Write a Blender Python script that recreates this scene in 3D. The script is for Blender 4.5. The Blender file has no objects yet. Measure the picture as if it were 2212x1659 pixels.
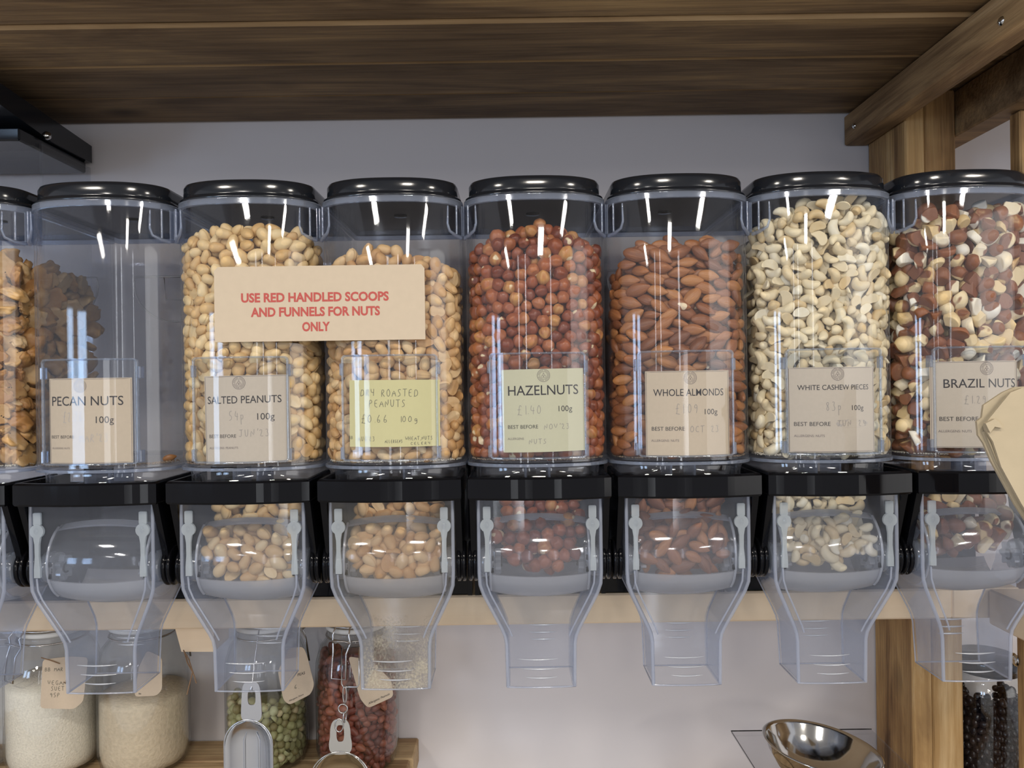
import bpy, math, random
import numpy as np
from mathutils import Vector, Matrix, Euler

R_ = random.Random(7)
NP = np.random.default_rng(11)
C = bpy.context.scene.collection
SC = bpy.context.scene
PI = math.pi

# ------------------------------------------------------------------ camera, world, lights, exposure
F_PX = 1661.0
ROLL = math.radians(0.8)
CAM = Vector((0.0, -0.80, 1.50))
cam_d = bpy.data.cameras.new('camera')
cam_d.sensor_width = 36.0
cam_d.lens = F_PX / 2212.0 * 36.0
cam_d.clip_start = 0.02
cam = bpy.data.objects.new('camera', cam_d)
cam.location = CAM
cam.rotation_euler = (PI / 2, ROLL, 0)
C.objects.link(cam)
SC.camera = cam

w = bpy.data.worlds.new('world')
SC.world = w
w.use_nodes = True
w.node_tree.nodes['Background'].inputs[0].default_value = (0.93, 0.93, 1.0, 1)
w.node_tree.nodes['Background'].inputs[1].default_value = 0.52

def area(name, loc, target, sx, sy, power, col):
    d = bpy.data.lights.new(name, 'AREA')
    d.shape = 'RECTANGLE'
    d.size, d.size_y, d.energy, d.color = sx, sy, power, col
    o = bpy.data.objects.new(name, d)
    o.location = loc
    v = Vector(target) - Vector(loc)
    o.rotation_euler = v.to_track_quat('-Z', 'Y').to_euler()
    C.objects.link(o)
    return o

# ceiling tubes of the shop, behind and above the camera, running away from the shelf
for i, (x, y, p) in enumerate([(-1.45, -4.3, 52), (0.50, -5.9, 52), (2.2, -4.5, 52), (-2.6, -6.2, 34)]):
    area('ceiling_tube_light', (x, y, 2.72), (x, y, 0), 0.30, 1.25, p, (1.0, 0.95, 0.88))
for i, (x, y) in enumerate([(-1.3, -1.7), (0.1, -1.7), (1.5, -1.7)]):
    area('overhead_fill_lamp', (x, y, 2.75), (x, y, 0), 0.30, 0.30, 19, (1.0, 0.93, 0.82))  # added fill lamps overhead, for the main brightness
# shop windows, daylight: two tall panes to the left behind the camera, slits of a glazed door further right
for i, (x, y) in enumerate([(-3.45, -3.45), (-2.95, -4.05)]):
    area('window_light', (x, y, 1.50), (0.0, 0.0, 1.50), 0.42, 1.0, 12.5, (0.50, 0.70, 1.0))
for i, (x, wd) in enumerate([(-0.85, 0.09), (-0.35, 0.05), (0.95, 0.07)]):
    area('door_light', (x, -4.6, 1.45), (x * 0.4, 0.0, 1.45), wd, 1.9, 2.2, (0.92, 0.95, 1.0))

area('side_fill_light', (4.6, -3.9, 1.6), (0.0, 0.3, 1.6), 3.4, 2.2, 38, (1.0, 0.97, 0.94))  # unseen soft fill from the right, added to brighten the upper wall

vs = SC.view_settings
vs.view_transform = 'Standard'
vs.look = 'None'
vs.gamma = 1.0
vs.use_curve_mapping = False
vs.exposure = 0.25
SC.cycles.transparent_max_bounces = 28
SC.cycles.max_bounces = 8
SC.cycles.glossy_bounces = 3
SC.cycles.diffuse_bounces = 3
SC.cycles.transmission_bounces = 6
SC.cycles.caustics_reflective = False
SC.cycles.caustics_refractive = False
SC.cycles.sample_clamp_indirect = 4.0

def P(px, py, D):
    """world point that a measured point of the photograph has at distance D in front of the camera plane"""
    x1, y1 = px - 1106.0, py - 829.5
    x = x1 * math.cos(ROLL) - y1 * math.sin(ROLL)
    y = y1 * math.cos(ROLL) + x1 * math.sin(ROLL)
    return Vector((x * D / F_PX, CAM.y + D, CAM.z - y * D / F_PX))

# ------------------------------------------------------------------ materials
def newmat(name):
    m = bpy.data.materials.new(name)
    m.use_nodes = True
    nt = m.node_tree
    nt.nodes.clear()
    out = nt.nodes.new('ShaderNodeOutputMaterial')
    return m, nt, out

def N(nt, t, **kw):
    n = nt.nodes.new(t)
    for k, v in kw.items():
        if k in n.inputs.keys() if hasattr(n.inputs, 'keys') else False:
            n.inputs[k].default_value = v
        else:
            setattr(n, k, v)
    return n

def L(nt, a, b):
    nt.links.new(a, b)

def setin(n, **kw):
    for k, v in kw.items():
        n.inputs[k.replace('_', ' ')].default_value = v

def plain(name, col, rough=0.5, metal=0.0, noise=0.0, nscale=40.0, bump=0.0, spec=0.5, aniso=None):
    m, nt, out = newmat(name)
    b = nt.nodes.new('ShaderNodeBsdfPrincipled')
    b.inputs['Base Color'].default_value = (*col, 1)
    b.inputs['Roughness'].default_value = rough
    b.inputs['Metallic'].default_value = metal
    b.inputs['Specular IOR Level'].default_value = spec
    L(nt, b.outputs[0], out.inputs[0])
    if noise > 0 or bump > 0:
        tc = nt.nodes.new('ShaderNodeTexCoord')
        mp = nt.nodes.new('ShaderNodeMapping')
        if aniso:
            mp.inputs['Scale'].default_value = aniso
        L(nt, tc.outputs['Object'], mp.inputs[0])
        nz = nt.nodes.new('ShaderNodeTexNoise')
        nz.inputs['Scale'].default_value = nscale
        nz.inputs['Detail'].default_value = 4
        L(nt, mp.outputs[0], nz.inputs[0])
        if noise > 0:
            mx = nt.nodes.new('ShaderNodeMix')
            mx.data_type = 'RGBA'
            mx.inputs['A'].default_value = (*[c * (1 - noise) for c in col], 1)
            mx.inputs['B'].default_value = (*[min(1, c * (1 + noise)) for c in col], 1)
            L(nt, nz.outputs[0], mx.inputs['Factor'])
            L(nt, mx.outputs['Result'], b.inputs['Base Color'])
        if bump > 0:
            bp = nt.nodes.new('ShaderNodeBump')
            bp.inputs['Strength'].default_value = bump
            bp.inputs['Distance'].default_value = 0.002
            L(nt, nz.outputs[0], bp.inputs['Height'])
            L(nt, bp.outputs[0], b.inputs['Normal'])
    return m

def clear(name, tint=(0.95, 0.97, 1.0), haze=0.0, hazecol=(0.8, 0.84, 0.9), rim=0.5, gloss=1.0, rough=0.03, dust=0.0, zmax=None):
    """clear moulded plastic: see-through, mirror-like by Fresnel, a little milky where seen edge-on"""
    m, nt, out = newmat(name)
    tr = nt.nodes.new('ShaderNodeBsdfTransparent')
    tr.inputs[0].default_value = (*tint, 1)
    gl = nt.nodes.new('ShaderNodeBsdfGlossy')
    gl.inputs['Roughness'].default_value = rough
    df = nt.nodes.new('ShaderNodeBsdfDiffuse')
    df.inputs[0].default_value = (*hazecol, 1)
    tl = nt.nodes.new('ShaderNodeBsdfTranslucent')
    tl.inputs[0].default_value = (*hazecol, 1)
    dm = nt.nodes.new('ShaderNodeMixShader')
    dm.inputs[0].default_value = 0.45
    L(nt, df.outputs[0], dm.inputs[1]); L(nt, tl.outputs[0], dm.inputs[2])
    lw = nt.nodes.new('ShaderNodeLayerWeight')
    lw.inputs['Blend'].default_value = 0.5
    pw = nt.nodes.new('ShaderNodeMath'); pw.operation = 'POWER'
    L(nt, lw.outputs['Facing'], pw.inputs[0]); pw.inputs[1].default_value = 5.0
    ma = nt.nodes.new('ShaderNodeMath'); ma.operation = 'MULTIPLY_ADD'
    L(nt, pw.outputs[0], ma.inputs[0]); ma.inputs[1].default_value = rim; ma.inputs[2].default_value = haze
    hz = ma.outputs[0]
    if dust > 0:
        tc = nt.nodes.new('ShaderNodeTexCoord')
        nz = nt.nodes.new('ShaderNodeTexNoise'); nz.inputs['Scale'].default_value = 500; nz.inputs['Detail'].default_value = 3
        nz2 = nt.nodes.new('ShaderNodeTexNoise'); nz2.inputs['Scale'].default_value = 30
        L(nt, tc.outputs['Object'], nz.inputs[0]); L(nt, tc.outputs['Object'], nz2.inputs[0])
        mu = nt.nodes.new('ShaderNodeMath'); mu.operation = 'MULTIPLY'
        L(nt, nz.outputs[0], mu.inputs[0]); L(nt, nz2.outputs[0], mu.inputs[1])
        mr = nt.nodes.new('ShaderNodeMapRange')
        mr.inputs['From Min'].default_value = 0.25; mr.inputs['From Max'].default_value = 0.42
        mr.inputs['To Min'].default_value = 0; mr.inputs['To Max'].default_value = dust
        L(nt, mu.outputs[0], mr.inputs[0])
        dst = mr.outputs[0]
        if zmax:
            sx = nt.nodes.new('ShaderNodeSeparateXYZ'); L(nt, tc.outputs['Object'], sx.inputs[0])
            mz = nt.nodes.new('ShaderNodeMapRange')
            mz.inputs['From Min'].default_value = zmax; mz.inputs['From Max'].default_value = zmax - 0.008
            L(nt, sx.outputs[2], mz.inputs[0])
            mm = nt.nodes.new('ShaderNodeMath'); mm.operation = 'MULTIPLY'
            L(nt, mz.outputs[0], mm.inputs[0]); L(nt, dst, mm.inputs[1]); dst = mm.outputs[0]
        ad = nt.nodes.new('ShaderNodeMath'); ad.operation = 'ADD'; ad.use_clamp = True
        L(nt, hz, ad.inputs[0]); L(nt, dst, ad.inputs[1])
        hz = ad.outputs[0]
    s1 = nt.nodes.new('ShaderNodeMixShader')
    L(nt, hz, s1.inputs[0]); L(nt, tr.outputs[0], s1.inputs[1]); L(nt, dm.outputs[0], s1.inputs[2])
    fm = nt.nodes.new('ShaderNodeMath'); fm.operation = 'MULTIPLY_ADD'; fm.use_clamp = True
    L(nt, pw.outputs[0], fm.inputs[0]); fm.inputs[1].default_value = 0.7 * gloss; fm.inputs[2].default_value = 0.042 * gloss
    # inner faces of the wall reflect as weakly as the outer ones
    s2 = nt.nodes.new('ShaderNodeMixShader')
    mn = nt.nodes.new('ShaderNodeMath'); mn.operation = 'MINIMUM'
    L(nt, fm.outputs[0], mn.inputs[0]); mn.inputs[1].default_value = 0.55
    L(nt, mn.outputs[0], s2.inputs[0]); L(nt, s1.outputs[0], s2.inputs[1]); L(nt, gl.outputs[0], s2.inputs[2])
    L(nt, s2.outputs[0], out.inputs[0])
    return m

def ramp(nt, stops):
    r = nt.nodes.new('ShaderNodeValToRGB')
    e = r.color_ramp.elements
    while len(e) < len(stops):
        e.new(0.5)
    for el, (p, c) in zip(e, stops):
        el.position = p
        el.color = (*c, 1)
    return r

def wood(name, cols, axis='X', scale=1.0, bump=0.4, rough=0.6, knots=True, contrast=1.0):
    m, nt, out = newmat(name)
    b = nt.nodes.new('ShaderNodeBsdfPrincipled')
    b.inputs['Roughness'].default_value = rough
    b.inputs['Specular IOR Level'].default_value = 0.25
    L(nt, b.outputs[0], out.inputs[0])
    tc = nt.nodes.new('ShaderNodeTexCoord')
    oi = nt.nodes.new('ShaderNodeObjectInfo')
    sc = nt.nodes.new('ShaderNodeVectorMath'); sc.operation = 'SCALE'
    cb = nt.nodes.new('ShaderNodeCombineXYZ')
    for i in range(3):
        L(nt, oi.outputs['Random'], cb.inputs[i])
    L(nt, cb.outputs[0], sc.inputs[0]); sc.inputs['Scale'].default_value = 37.0
    ad = nt.nodes.new('ShaderNodeVectorMath'); ad.operation = 'ADD'
    L(nt, tc.outputs['Object'], ad.inputs[0]); L(nt, sc.outputs[0], ad.inputs[1])
    def mapped(a, b_):
        mp = nt.nodes.new('ShaderNodeMapping')
        s = {'X': (a, b_, b_), 'Y': (b_, a, b_), 'Z': (b_, b_, a)}[axis]
        mp.inputs['Scale'].default_value = tuple(v * scale for v in s)
        L(nt, ad.outputs[0], mp.inputs[0])
        return mp
    n1 = nt.nodes.new('ShaderNodeTexNoise'); n1.inputs['Scale'].default_value = 1; n1.inputs['Detail'].default_value = 12; n1.inputs['Roughness'].default_value = 0.62
    n1.inputs['Distortion'].default_value = 1.3
    L(nt, mapped(2.6, 19).outputs[0], n1.inputs[0])
    n2 = nt.nodes.new('ShaderNodeTexNoise'); n2.inputs['Scale'].default_value = 1; n2.inputs['Detail'].default_value = 5
    L(nt, mapped(8, 220).outputs[0], n2.inputs[0])
    n3 = nt.nodes.new('ShaderNodeTexNoise'); n3.inputs['Scale'].default_value = 1; n3.inputs['Detail'].default_value = 3
    L(nt, mapped(3.0, 8).outputs[0], n3.inputs[0])
    mx = nt.nodes.new('ShaderNodeMix'); mx.data_type = 'FLOAT'
    mx.inputs['Factor'].default_value = 0.25
    L(nt, n1.outputs[0], mx.inputs['A']); L(nt, n2.outputs[0], mx.inputs['B'])
    mx2 = nt.nodes.new('ShaderNodeMix'); mx2.data_type = 'FLOAT'
    mx2.inputs['Factor'].default_value = 0.35
    L(nt, mx.outputs[0], mx2.inputs['A']); L(nt, n3.outputs[0], mx2.inputs['B'])
    r = ramp(nt, [(0.5 + (p - 0.5) * 0.42 / contrast, c) for p, c in cols])
    val = mx2.outputs[0]
    L(nt, val, r.inputs[0])
    colout = r.outputs[0]
    if knots:
        vo = nt.nodes.new('ShaderNodeTexVoronoi'); vo.inputs['Scale'].default_value = 1
        L(nt, mapped(4.5, 8.5).outputs[0], vo.inputs[0])
        mr = nt.nodes.new('ShaderNodeMapRange')
        mr.inputs['From Min'].default_value = 0.03; mr.inputs['From Max'].default_value = 0.17
        mr.inputs['To Min'].default_value = 0.75; mr.inputs['To Max'].default_value = 0
        L(nt, vo.outputs['Distance'], mr.inputs[0])
        mc = nt.nodes.new('ShaderNodeMix'); mc.data_type = 'RGBA'
        L(nt, mr.outputs[0], mc.inputs['Factor']); L(nt, colout, mc.inputs['A'])
        mc.inputs['B'].default_value = (*[c * 0.5 for c in cols[0][1]], 1)
        colout = mc.outputs['Result']
    L(nt, colout, b.inputs['Base Color'])
    bp = nt.nodes.new('ShaderNodeBump'); bp.inputs['Strength'].default_value = bump; bp.inputs['Distance'].default_value = 0.003
    L(nt, n2.outputs[0], bp.inputs['Height']); L(nt, bp.outputs[0], b.inputs['Normal'])
    return m

def nutmat(name, stops, patch=None, patch_thr=(0.55, 0.6), rough=0.5, nscale=180, stretch=(1, 1, 1), bump=0.3, mott=0.35, pscale=85, spec=0.4):
    """colour varies from nut to nut; patch = (colour) showing where the skin is missing"""
    m, nt, out = newmat(name)
    b = nt.nodes.new('ShaderNodeBsdfPrincipled')
    b.inputs['Roughness'].default_value = rough
    b.inputs['Specular IOR Level'].default_value = spec
    L(nt, b.outputs[0], out.inputs[0])
    oi = nt.nodes.new('ShaderNodeObjectInfo')
    ge = nt.nodes.new('ShaderNodeNewGeometry')
    ad = nt.nodes.new('ShaderNodeMath'); ad.operation = 'ADD'
    L(nt, oi.outputs['Random'], ad.inputs[0]); L(nt, ge.outputs['Random Per Island'], ad.inputs[1])
    fr = nt.nodes.new('ShaderNodeMath'); fr.operation = 'FRACT'
    L(nt, ad.outputs[0], fr.inputs[0])
    tc = nt.nodes.new('ShaderNodeTexCoord')
    mp = nt.nodes.new('ShaderNodeMapping'); mp.inputs['Scale'].default_value = stretch
    L(nt, tc.outputs['Object'], mp.inputs[0])
    mul = nt.nodes.new('ShaderNodeMath'); mul.operation = 'MULTIPLY'; mul.inputs[1].default_value = 57.0
    L(nt, fr.outputs[0], mul.inputs[0])
    nz = nt.nodes.new('ShaderNodeTexNoise'); nz.noise_dimensions = '4D'
    nz.inputs['Scale'].default_value = nscale; nz.inputs['Detail'].default_value = 3
    L(nt, mp.outputs[0], nz.inputs['Vector']); L(nt, mul.outputs[0], nz.inputs['W'])
    ma = nt.nodes.new('ShaderNodeMath'); ma.operation = 'MULTIPLY_ADD'
    sb = nt.nodes.new('ShaderNodeMath'); sb.operation = 'SUBTRACT'; sb.inputs[1].default_value = 0.5
    L(nt, nz.outputs[0], sb.inputs[0])
    L(nt, sb.outputs[0], ma.inputs[0]); ma.inputs[1].default_value = mott * 2
    L(nt, fr.outputs[0], ma.inputs[2])
    r = ramp(nt, stops)
    L(nt, ma.outputs[0], r.inputs[0])
    col = r.outputs[0]
    if patch:
        n2 = nt.nodes.new('ShaderNodeTexNoise'); n2.noise_dimensions = '4D'
        n2.inputs['Scale'].default_value = pscale; n2.inputs['Detail'].default_value = 1
        L(nt, tc.outputs['Object'], n2.inputs['Vector']); L(nt, mul.outputs[0], n2.inputs['W'])
        mr = nt.nodes.new('ShaderNodeMapRange')
        mr.inputs['From Min'].default_value = patch_thr[0]; mr.inputs['From Max'].default_value = patch_thr[1]
        L(nt, n2.outputs[0], mr.inputs[0])
        mc = nt.nodes.new('ShaderNodeMix'); mc.data_type = 'RGBA'
        L(nt, mr.outputs[0], mc.inputs['Factor']); L(nt, col, mc.inputs['A'])
        mc.inputs['B'].default_value = (*patch, 1)
        col = mc.outputs['Result']
    L(nt, col, b.inputs['Base Color'])
    if bump > 0:
        bp = nt.nodes.new('ShaderNodeBump'); bp.inputs['Strength'].default_value = bump; bp.inputs['Distance'].default_value = 0.001
        L(nt, nz.outputs[0], bp.inputs['Height']); L(nt, bp.outputs[0], b.inputs['Normal'])
    return m

M = {}
M['wall'] = plain('wall_paint', (0.64, 0.605, 0.605), 0.85, noise=0.04, nscale=5, spec=0.2)
M['room'] = plain('room_paint', (0.45, 0.43, 0.41), 0.9)
M['floor'] = plain('floor_boards', (0.30, 0.29, 0.28), 0.6)
M['dark_wood'] = wood('stained_timber', [(0.0, (0.055, 0.030, 0.014)), (0.3, (0.14, 0.085, 0.042)), (0.55, (0.25, 0.16, 0.082)), (0.8, (0.42, 0.27, 0.125)), (1.0, (0.60, 0.40, 0.19))], contrast=1.1)
M['dark_edge'] = wood('stained_timber_worn_edge', [(0.0, (0.12, 0.07, 0.03)), (0.5, (0.36, 0.23, 0.11)), (1.0, (0.55, 0.38, 0.2))], knots=False)
M['post_wood'] = wood('post_timber', [(0.0, (0.10, 0.05, 0.02)), (0.3, (0.33, 0.19, 0.08)), (0.65, (0.50, 0.31, 0.13)), (1.0, (0.74, 0.53, 0.28))], axis='Z', contrast=1.5, bump=0.9)
M['bearer_wood'] = wood('bearer_timber', [(0.0, (0.10, 0.055, 0.025)), (0.4, (0.27, 0.165, 0.08)), (0.7, (0.48, 0.31, 0.15)), (1.0, (0.68, 0.48, 0.27))], axis='Y', contrast=1.5, bump=0.7)
M['pine'] = wood('pale_pine', [(0.0, (0.68, 0.47, 0.28)), (0.4, (0.82, 0.63, 0.42)), (0.7, (0.88, 0.71, 0.50)), (1.0, (0.93, 0.80, 0.62))], knots=False, contrast=0.6, bump=0.1, scale=0.6)
M['low_wood'] = wood('lower_shelf_timber', [(0.0, (0.10, 0.055, 0.025)), (0.4, (0.30, 0.19, 0.10)), (0.7, (0.50, 0.36, 0.2)), (1.0, (0.68, 0.52, 0.33))])
M['black'] = plain('black_gloss_plastic', (0.003, 0.003, 0.004), 0.08, spec=0.2)
M['lid'] = plain('black_satin_lid', (0.010, 0.012, 0.016), 0.13)
M['clear'] = clear('clear_plastic', tint=(0.965, 0.97, 0.98), rim=0.35, hazecol=(0.60, 0.64, 0.72), dust=0.015, gloss=0.9)
M['holder'] = clear('holder_plastic', tint=(0.97, 0.98, 0.99), rim=0.2, hazecol=(0.7, 0.74, 0.82), gloss=0.55)
M['rimclear'] = clear('clear_plastic_rim', tint=(0.85, 0.9, 0.97), haze=0.12, rim=0.3, hazecol=(0.7, 0.76, 0.88), gloss=2.2)
M['side'] = clear('chute_side_plastic', tint=(0.93, 0.95, 0.98), haze=0.10, rim=0.25, hazecol=(0.72, 0.76, 0.86), gloss=0.5, rough=0.1)
M['chute_edge'] = clear('chute_edge_plastic', tint=(0.88, 0.91, 0.97), haze=0.33, rim=0.4, hazecol=(0.74, 0.78, 0.88), gloss=1.8, rough=0.08)
M['chute'] = clear('chute_plastic', tint=(0.95, 0.96, 0.98), haze=0.035, rim=0.4, hazecol=(0.66, 0.70, 0.80), gloss=0.8, rough=0.06)
M['chute_dusty'] = clear('chute_plastic_dusty', tint=(0.95, 0.95, 0.96), haze=0.04, rim=0.4, hazecol=(0.70, 0.64, 0.50), gloss=0.8, rough=0.07, dust=0.55, zmax=1.250)
M['edge'] = clear('plastic_edge', tint=(0.80, 0.86, 0.97), haze=0.28, rim=0.4, hazecol=(0.58, 0.64, 0.76), gloss=1.8, rough=0.08)
M['frost'] = clear('frosted_plastic', tint=(0.9, 0.93, 0.95), haze=0.42, rim=0.3, hazecol=(0.74, 0.79, 0.82), rough=0.25)
M['rib'] = clear('moulded_rib_plastic', tint=(0.9, 0.93, 0.97), haze=0.55, rim=0.3, hazecol=(0.85, 0.87, 0.92), gloss=3.0, rough=0.15)
M['hub'] = clear('hub_plastic', tint=(0.85, 0.88, 0.92), haze=0.32, rim=0.5, hazecol=(0.72, 0.76, 0.80), gloss=3.0, rough=0.08)
M['drum_clear'] = clear('drum_window_plastic', tint=(0.96, 0.96, 0.97), haze=0.05, rim=0.1, hazecol=(0.75, 0.77, 0.80), rough=0.08)
M['drum_frost'] = clear('drum_scoop_plastic', tint=(0.9, 0.92, 0.94), haze=0.52, rim=0.1, hazecol=(0.80, 0.80, 0.82), rough=0.2)
M['glass'] = clear('jar_glass', tint=(0.98, 0.985, 0.98), rim=0.22, hazecol=(0.35, 0.38, 0.38), gloss=1.2)
M['acrylic'] = clear('acrylic_sheet', tint=(0.90, 0.90, 0.91), rim=0.2, hazecol=(0.5, 0.5, 0.52))
M['kraft'] = plain('kraft_card', (0.52, 0.42, 0.31), 0.8, noise=0.05, nscale=300, spec=0.15)
M['kraft_sign'] = plain('kraft_sign_card', (0.56, 0.46, 0.34), 0.75, noise=0.05, nscale=120, spec=0.2)
M['kraft_grey'] = plain('kraft_card_greyish', (0.50, 0.425, 0.34), 0.8, noise=0.05, nscale=300, spec=0.15)
M['khaki'] = plain('olive_cream_card', (0.52, 0.49, 0.34), 0.8, noise=0.03, nscale=300, spec=0.15)
M['yellow'] = plain('yellow_note_paper', (0.60, 0.54, 0.28), 0.8, noise=0.03, nscale=200, spec=0.15)
M['bag'] = plain('paper_bag_kraft', (0.47, 0.39, 0.265), 0.75, noise=0.08, nscale=60, bump=0.2, spec=0.2)
M['ink'] = plain('printed_ink', (0.035, 0.03, 0.03), 0.8)
M['ink_soft'] = plain('soft_printed_ink', (0.16, 0.13, 0.12), 0.8)
M['pencil'] = plain('pencil_grey', (0.28, 0.25, 0.22), 0.8)
M['pencil_dark'] = plain('pencil_dark_grey', (0.12, 0.11, 0.08), 0.8)
M['smudge'] = plain('rubbed_pencil', (0.40, 0.36, 0.33), 0.8)
M['rubbed'] = plain('rubbed_pencil_patch', (0.40, 0.35, 0.30), 0.8)
M['redink'] = plain('faded_red_ink', (0.46, 0.085, 0.07), 0.8)
M['steel'] = plain('polished_steel', (0.62, 0.62, 0.60), 0.10, metal=1.0)
M['alu'] = plain('brushed_aluminium', (0.60, 0.62, 0.66), 0.20, metal=1.0)
M['wire'] = plain('steel_wire', (0.55, 0.55, 0.55), 0.22, metal=1.0)
M['rubber'] = plain('white_rubber_seal', (0.75, 0.75, 0.72), 0.6)
M['twine'] = plain('brown_twine', (0.22, 0.13, 0.07), 0.9)
M['crumb'] = plain('nut_crumbs', (0.26, 0.19, 0.13), 0.9, noise=0.5, nscale=900)
M['crumb_white'] = plain('pale_crumbs', (0.66, 0.60, 0.48), 0.9, noise=0.3, nscale=900)
M['flour'] = plain('white_flour', (0.80, 0.74, 0.63), 0.95, noise=0.25, nscale=420, bump=0.6, spec=0.1)
M['oat'] = plain('cream_oatmeal', (0.70, 0.58, 0.42), 0.95, noise=0.22, nscale=220, bump=0.8, spec=0.1)
M['darkcore'] = plain('shade_core', (0.08, 0.05, 0.03), 0.9)

M['peanut'] = nutmat('peanut_skinless', [(0.0, (0.60, 0.37, 0.15)), (0.5, (0.70, 0.48, 0.22)), (1.0, (0.78, 0.60, 0.33))], rough=0.42, mott=0.2)
M['peanut_dry'] = nutmat('peanut_dry_roast', [(0.0, (0.50, 0.27, 0.10)), (0.5, (0.66, 0.42, 0.19)), (1.0, (0.76, 0.55, 0.30))], rough=0.5, mott=0.3)
M['hazelnut'] = nutmat('hazelnut_skin', [(0.0, (0.16, 0.038, 0.018)), (0.5, (0.30, 0.085, 0.034)), (0.85, (0.40, 0.14, 0.05)), (1.0, (0.50, 0.25, 0.08))], patch=(0.72, 0.58, 0.36), patch_thr=(0.68, 0.71), rough=0.33, mott=0.25, stretch=(0.3, 1.4, 1.4))
M['almond'] = nutmat('almond_skin', [(0.0, (0.16, 0.055, 0.022)), (0.5, (0.29, 0.105, 0.036)), (1.0, (0.44, 0.19, 0.06))], patch=(0.74, 0.60, 0.40), patch_thr=(0.74, 0.76), rough=0.42, mott=0.35, nscale=260, stretch=(0.18, 1.3, 1.3), bump=0.8)
M['cashew'] = nutmat('cashew_flesh', [(0.0, (0.64, 0.46, 0.22)), (0.3, (0.74, 0.61, 0.38)), (0.8, (0.78, 0.67, 0.44)), (1.0, (0.83, 0.77, 0.60))], rough=0.5, mott=0.18)
M['brazil'] = nutmat('brazil_nut_flesh', [(0.0, (0.20, 0.07, 0.035)), (0.30, (0.26, 0.10, 0.045)), (0.40, (0.66, 0.47, 0.22)), (0.7, (0.74, 0.60, 0.36)), (1.0, (0.82, 0.78, 0.68))], patch=(0.22, 0.085, 0.04), patch_thr=(0.53, 0.55), rough=0.45, mott=0.10, pscale=48)
M['walnut'] = nutmat('walnut_kernel', [(0.0, (0.40, 0.19, 0.06)), (0.5, (0.58, 0.34, 0.13)), (1.0, (0.72, 0.50, 0.26))], rough=0.42, mott=0.7, nscale=120)
M['redpeanut'] = nutmat('redskin_peanut', [(0.0, (0.10, 0.024, 0.017)), (0.5, (0.19, 0.048, 0.030)), (1.0, (0.30, 0.10, 0.06))], rough=0.42, mott=0.3)
M['pea'] = nutmat('dried_pea', [(0.0, (0.20, 0.17, 0.07)), (0.4, (0.33, 0.33, 0.15)), (0.8, (0.46, 0.46, 0.26)), (1.0, (0.56, 0.46, 0.27))], rough=0.5, mott=0.3)
M['bean'] = nutmat('dark_coated_bean', [(0.0, (0.006, 0.006, 0.01)), (1.0, (0.03, 0.02, 0.02))], rough=0.18, mott=0.3)
M['pecan'] = nutmat('pecan_kernel', [(0.0, (0.36, 0.15, 0.05)), (1.0, (0.45, 0.2, 0.07))], rough=0.35)

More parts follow.
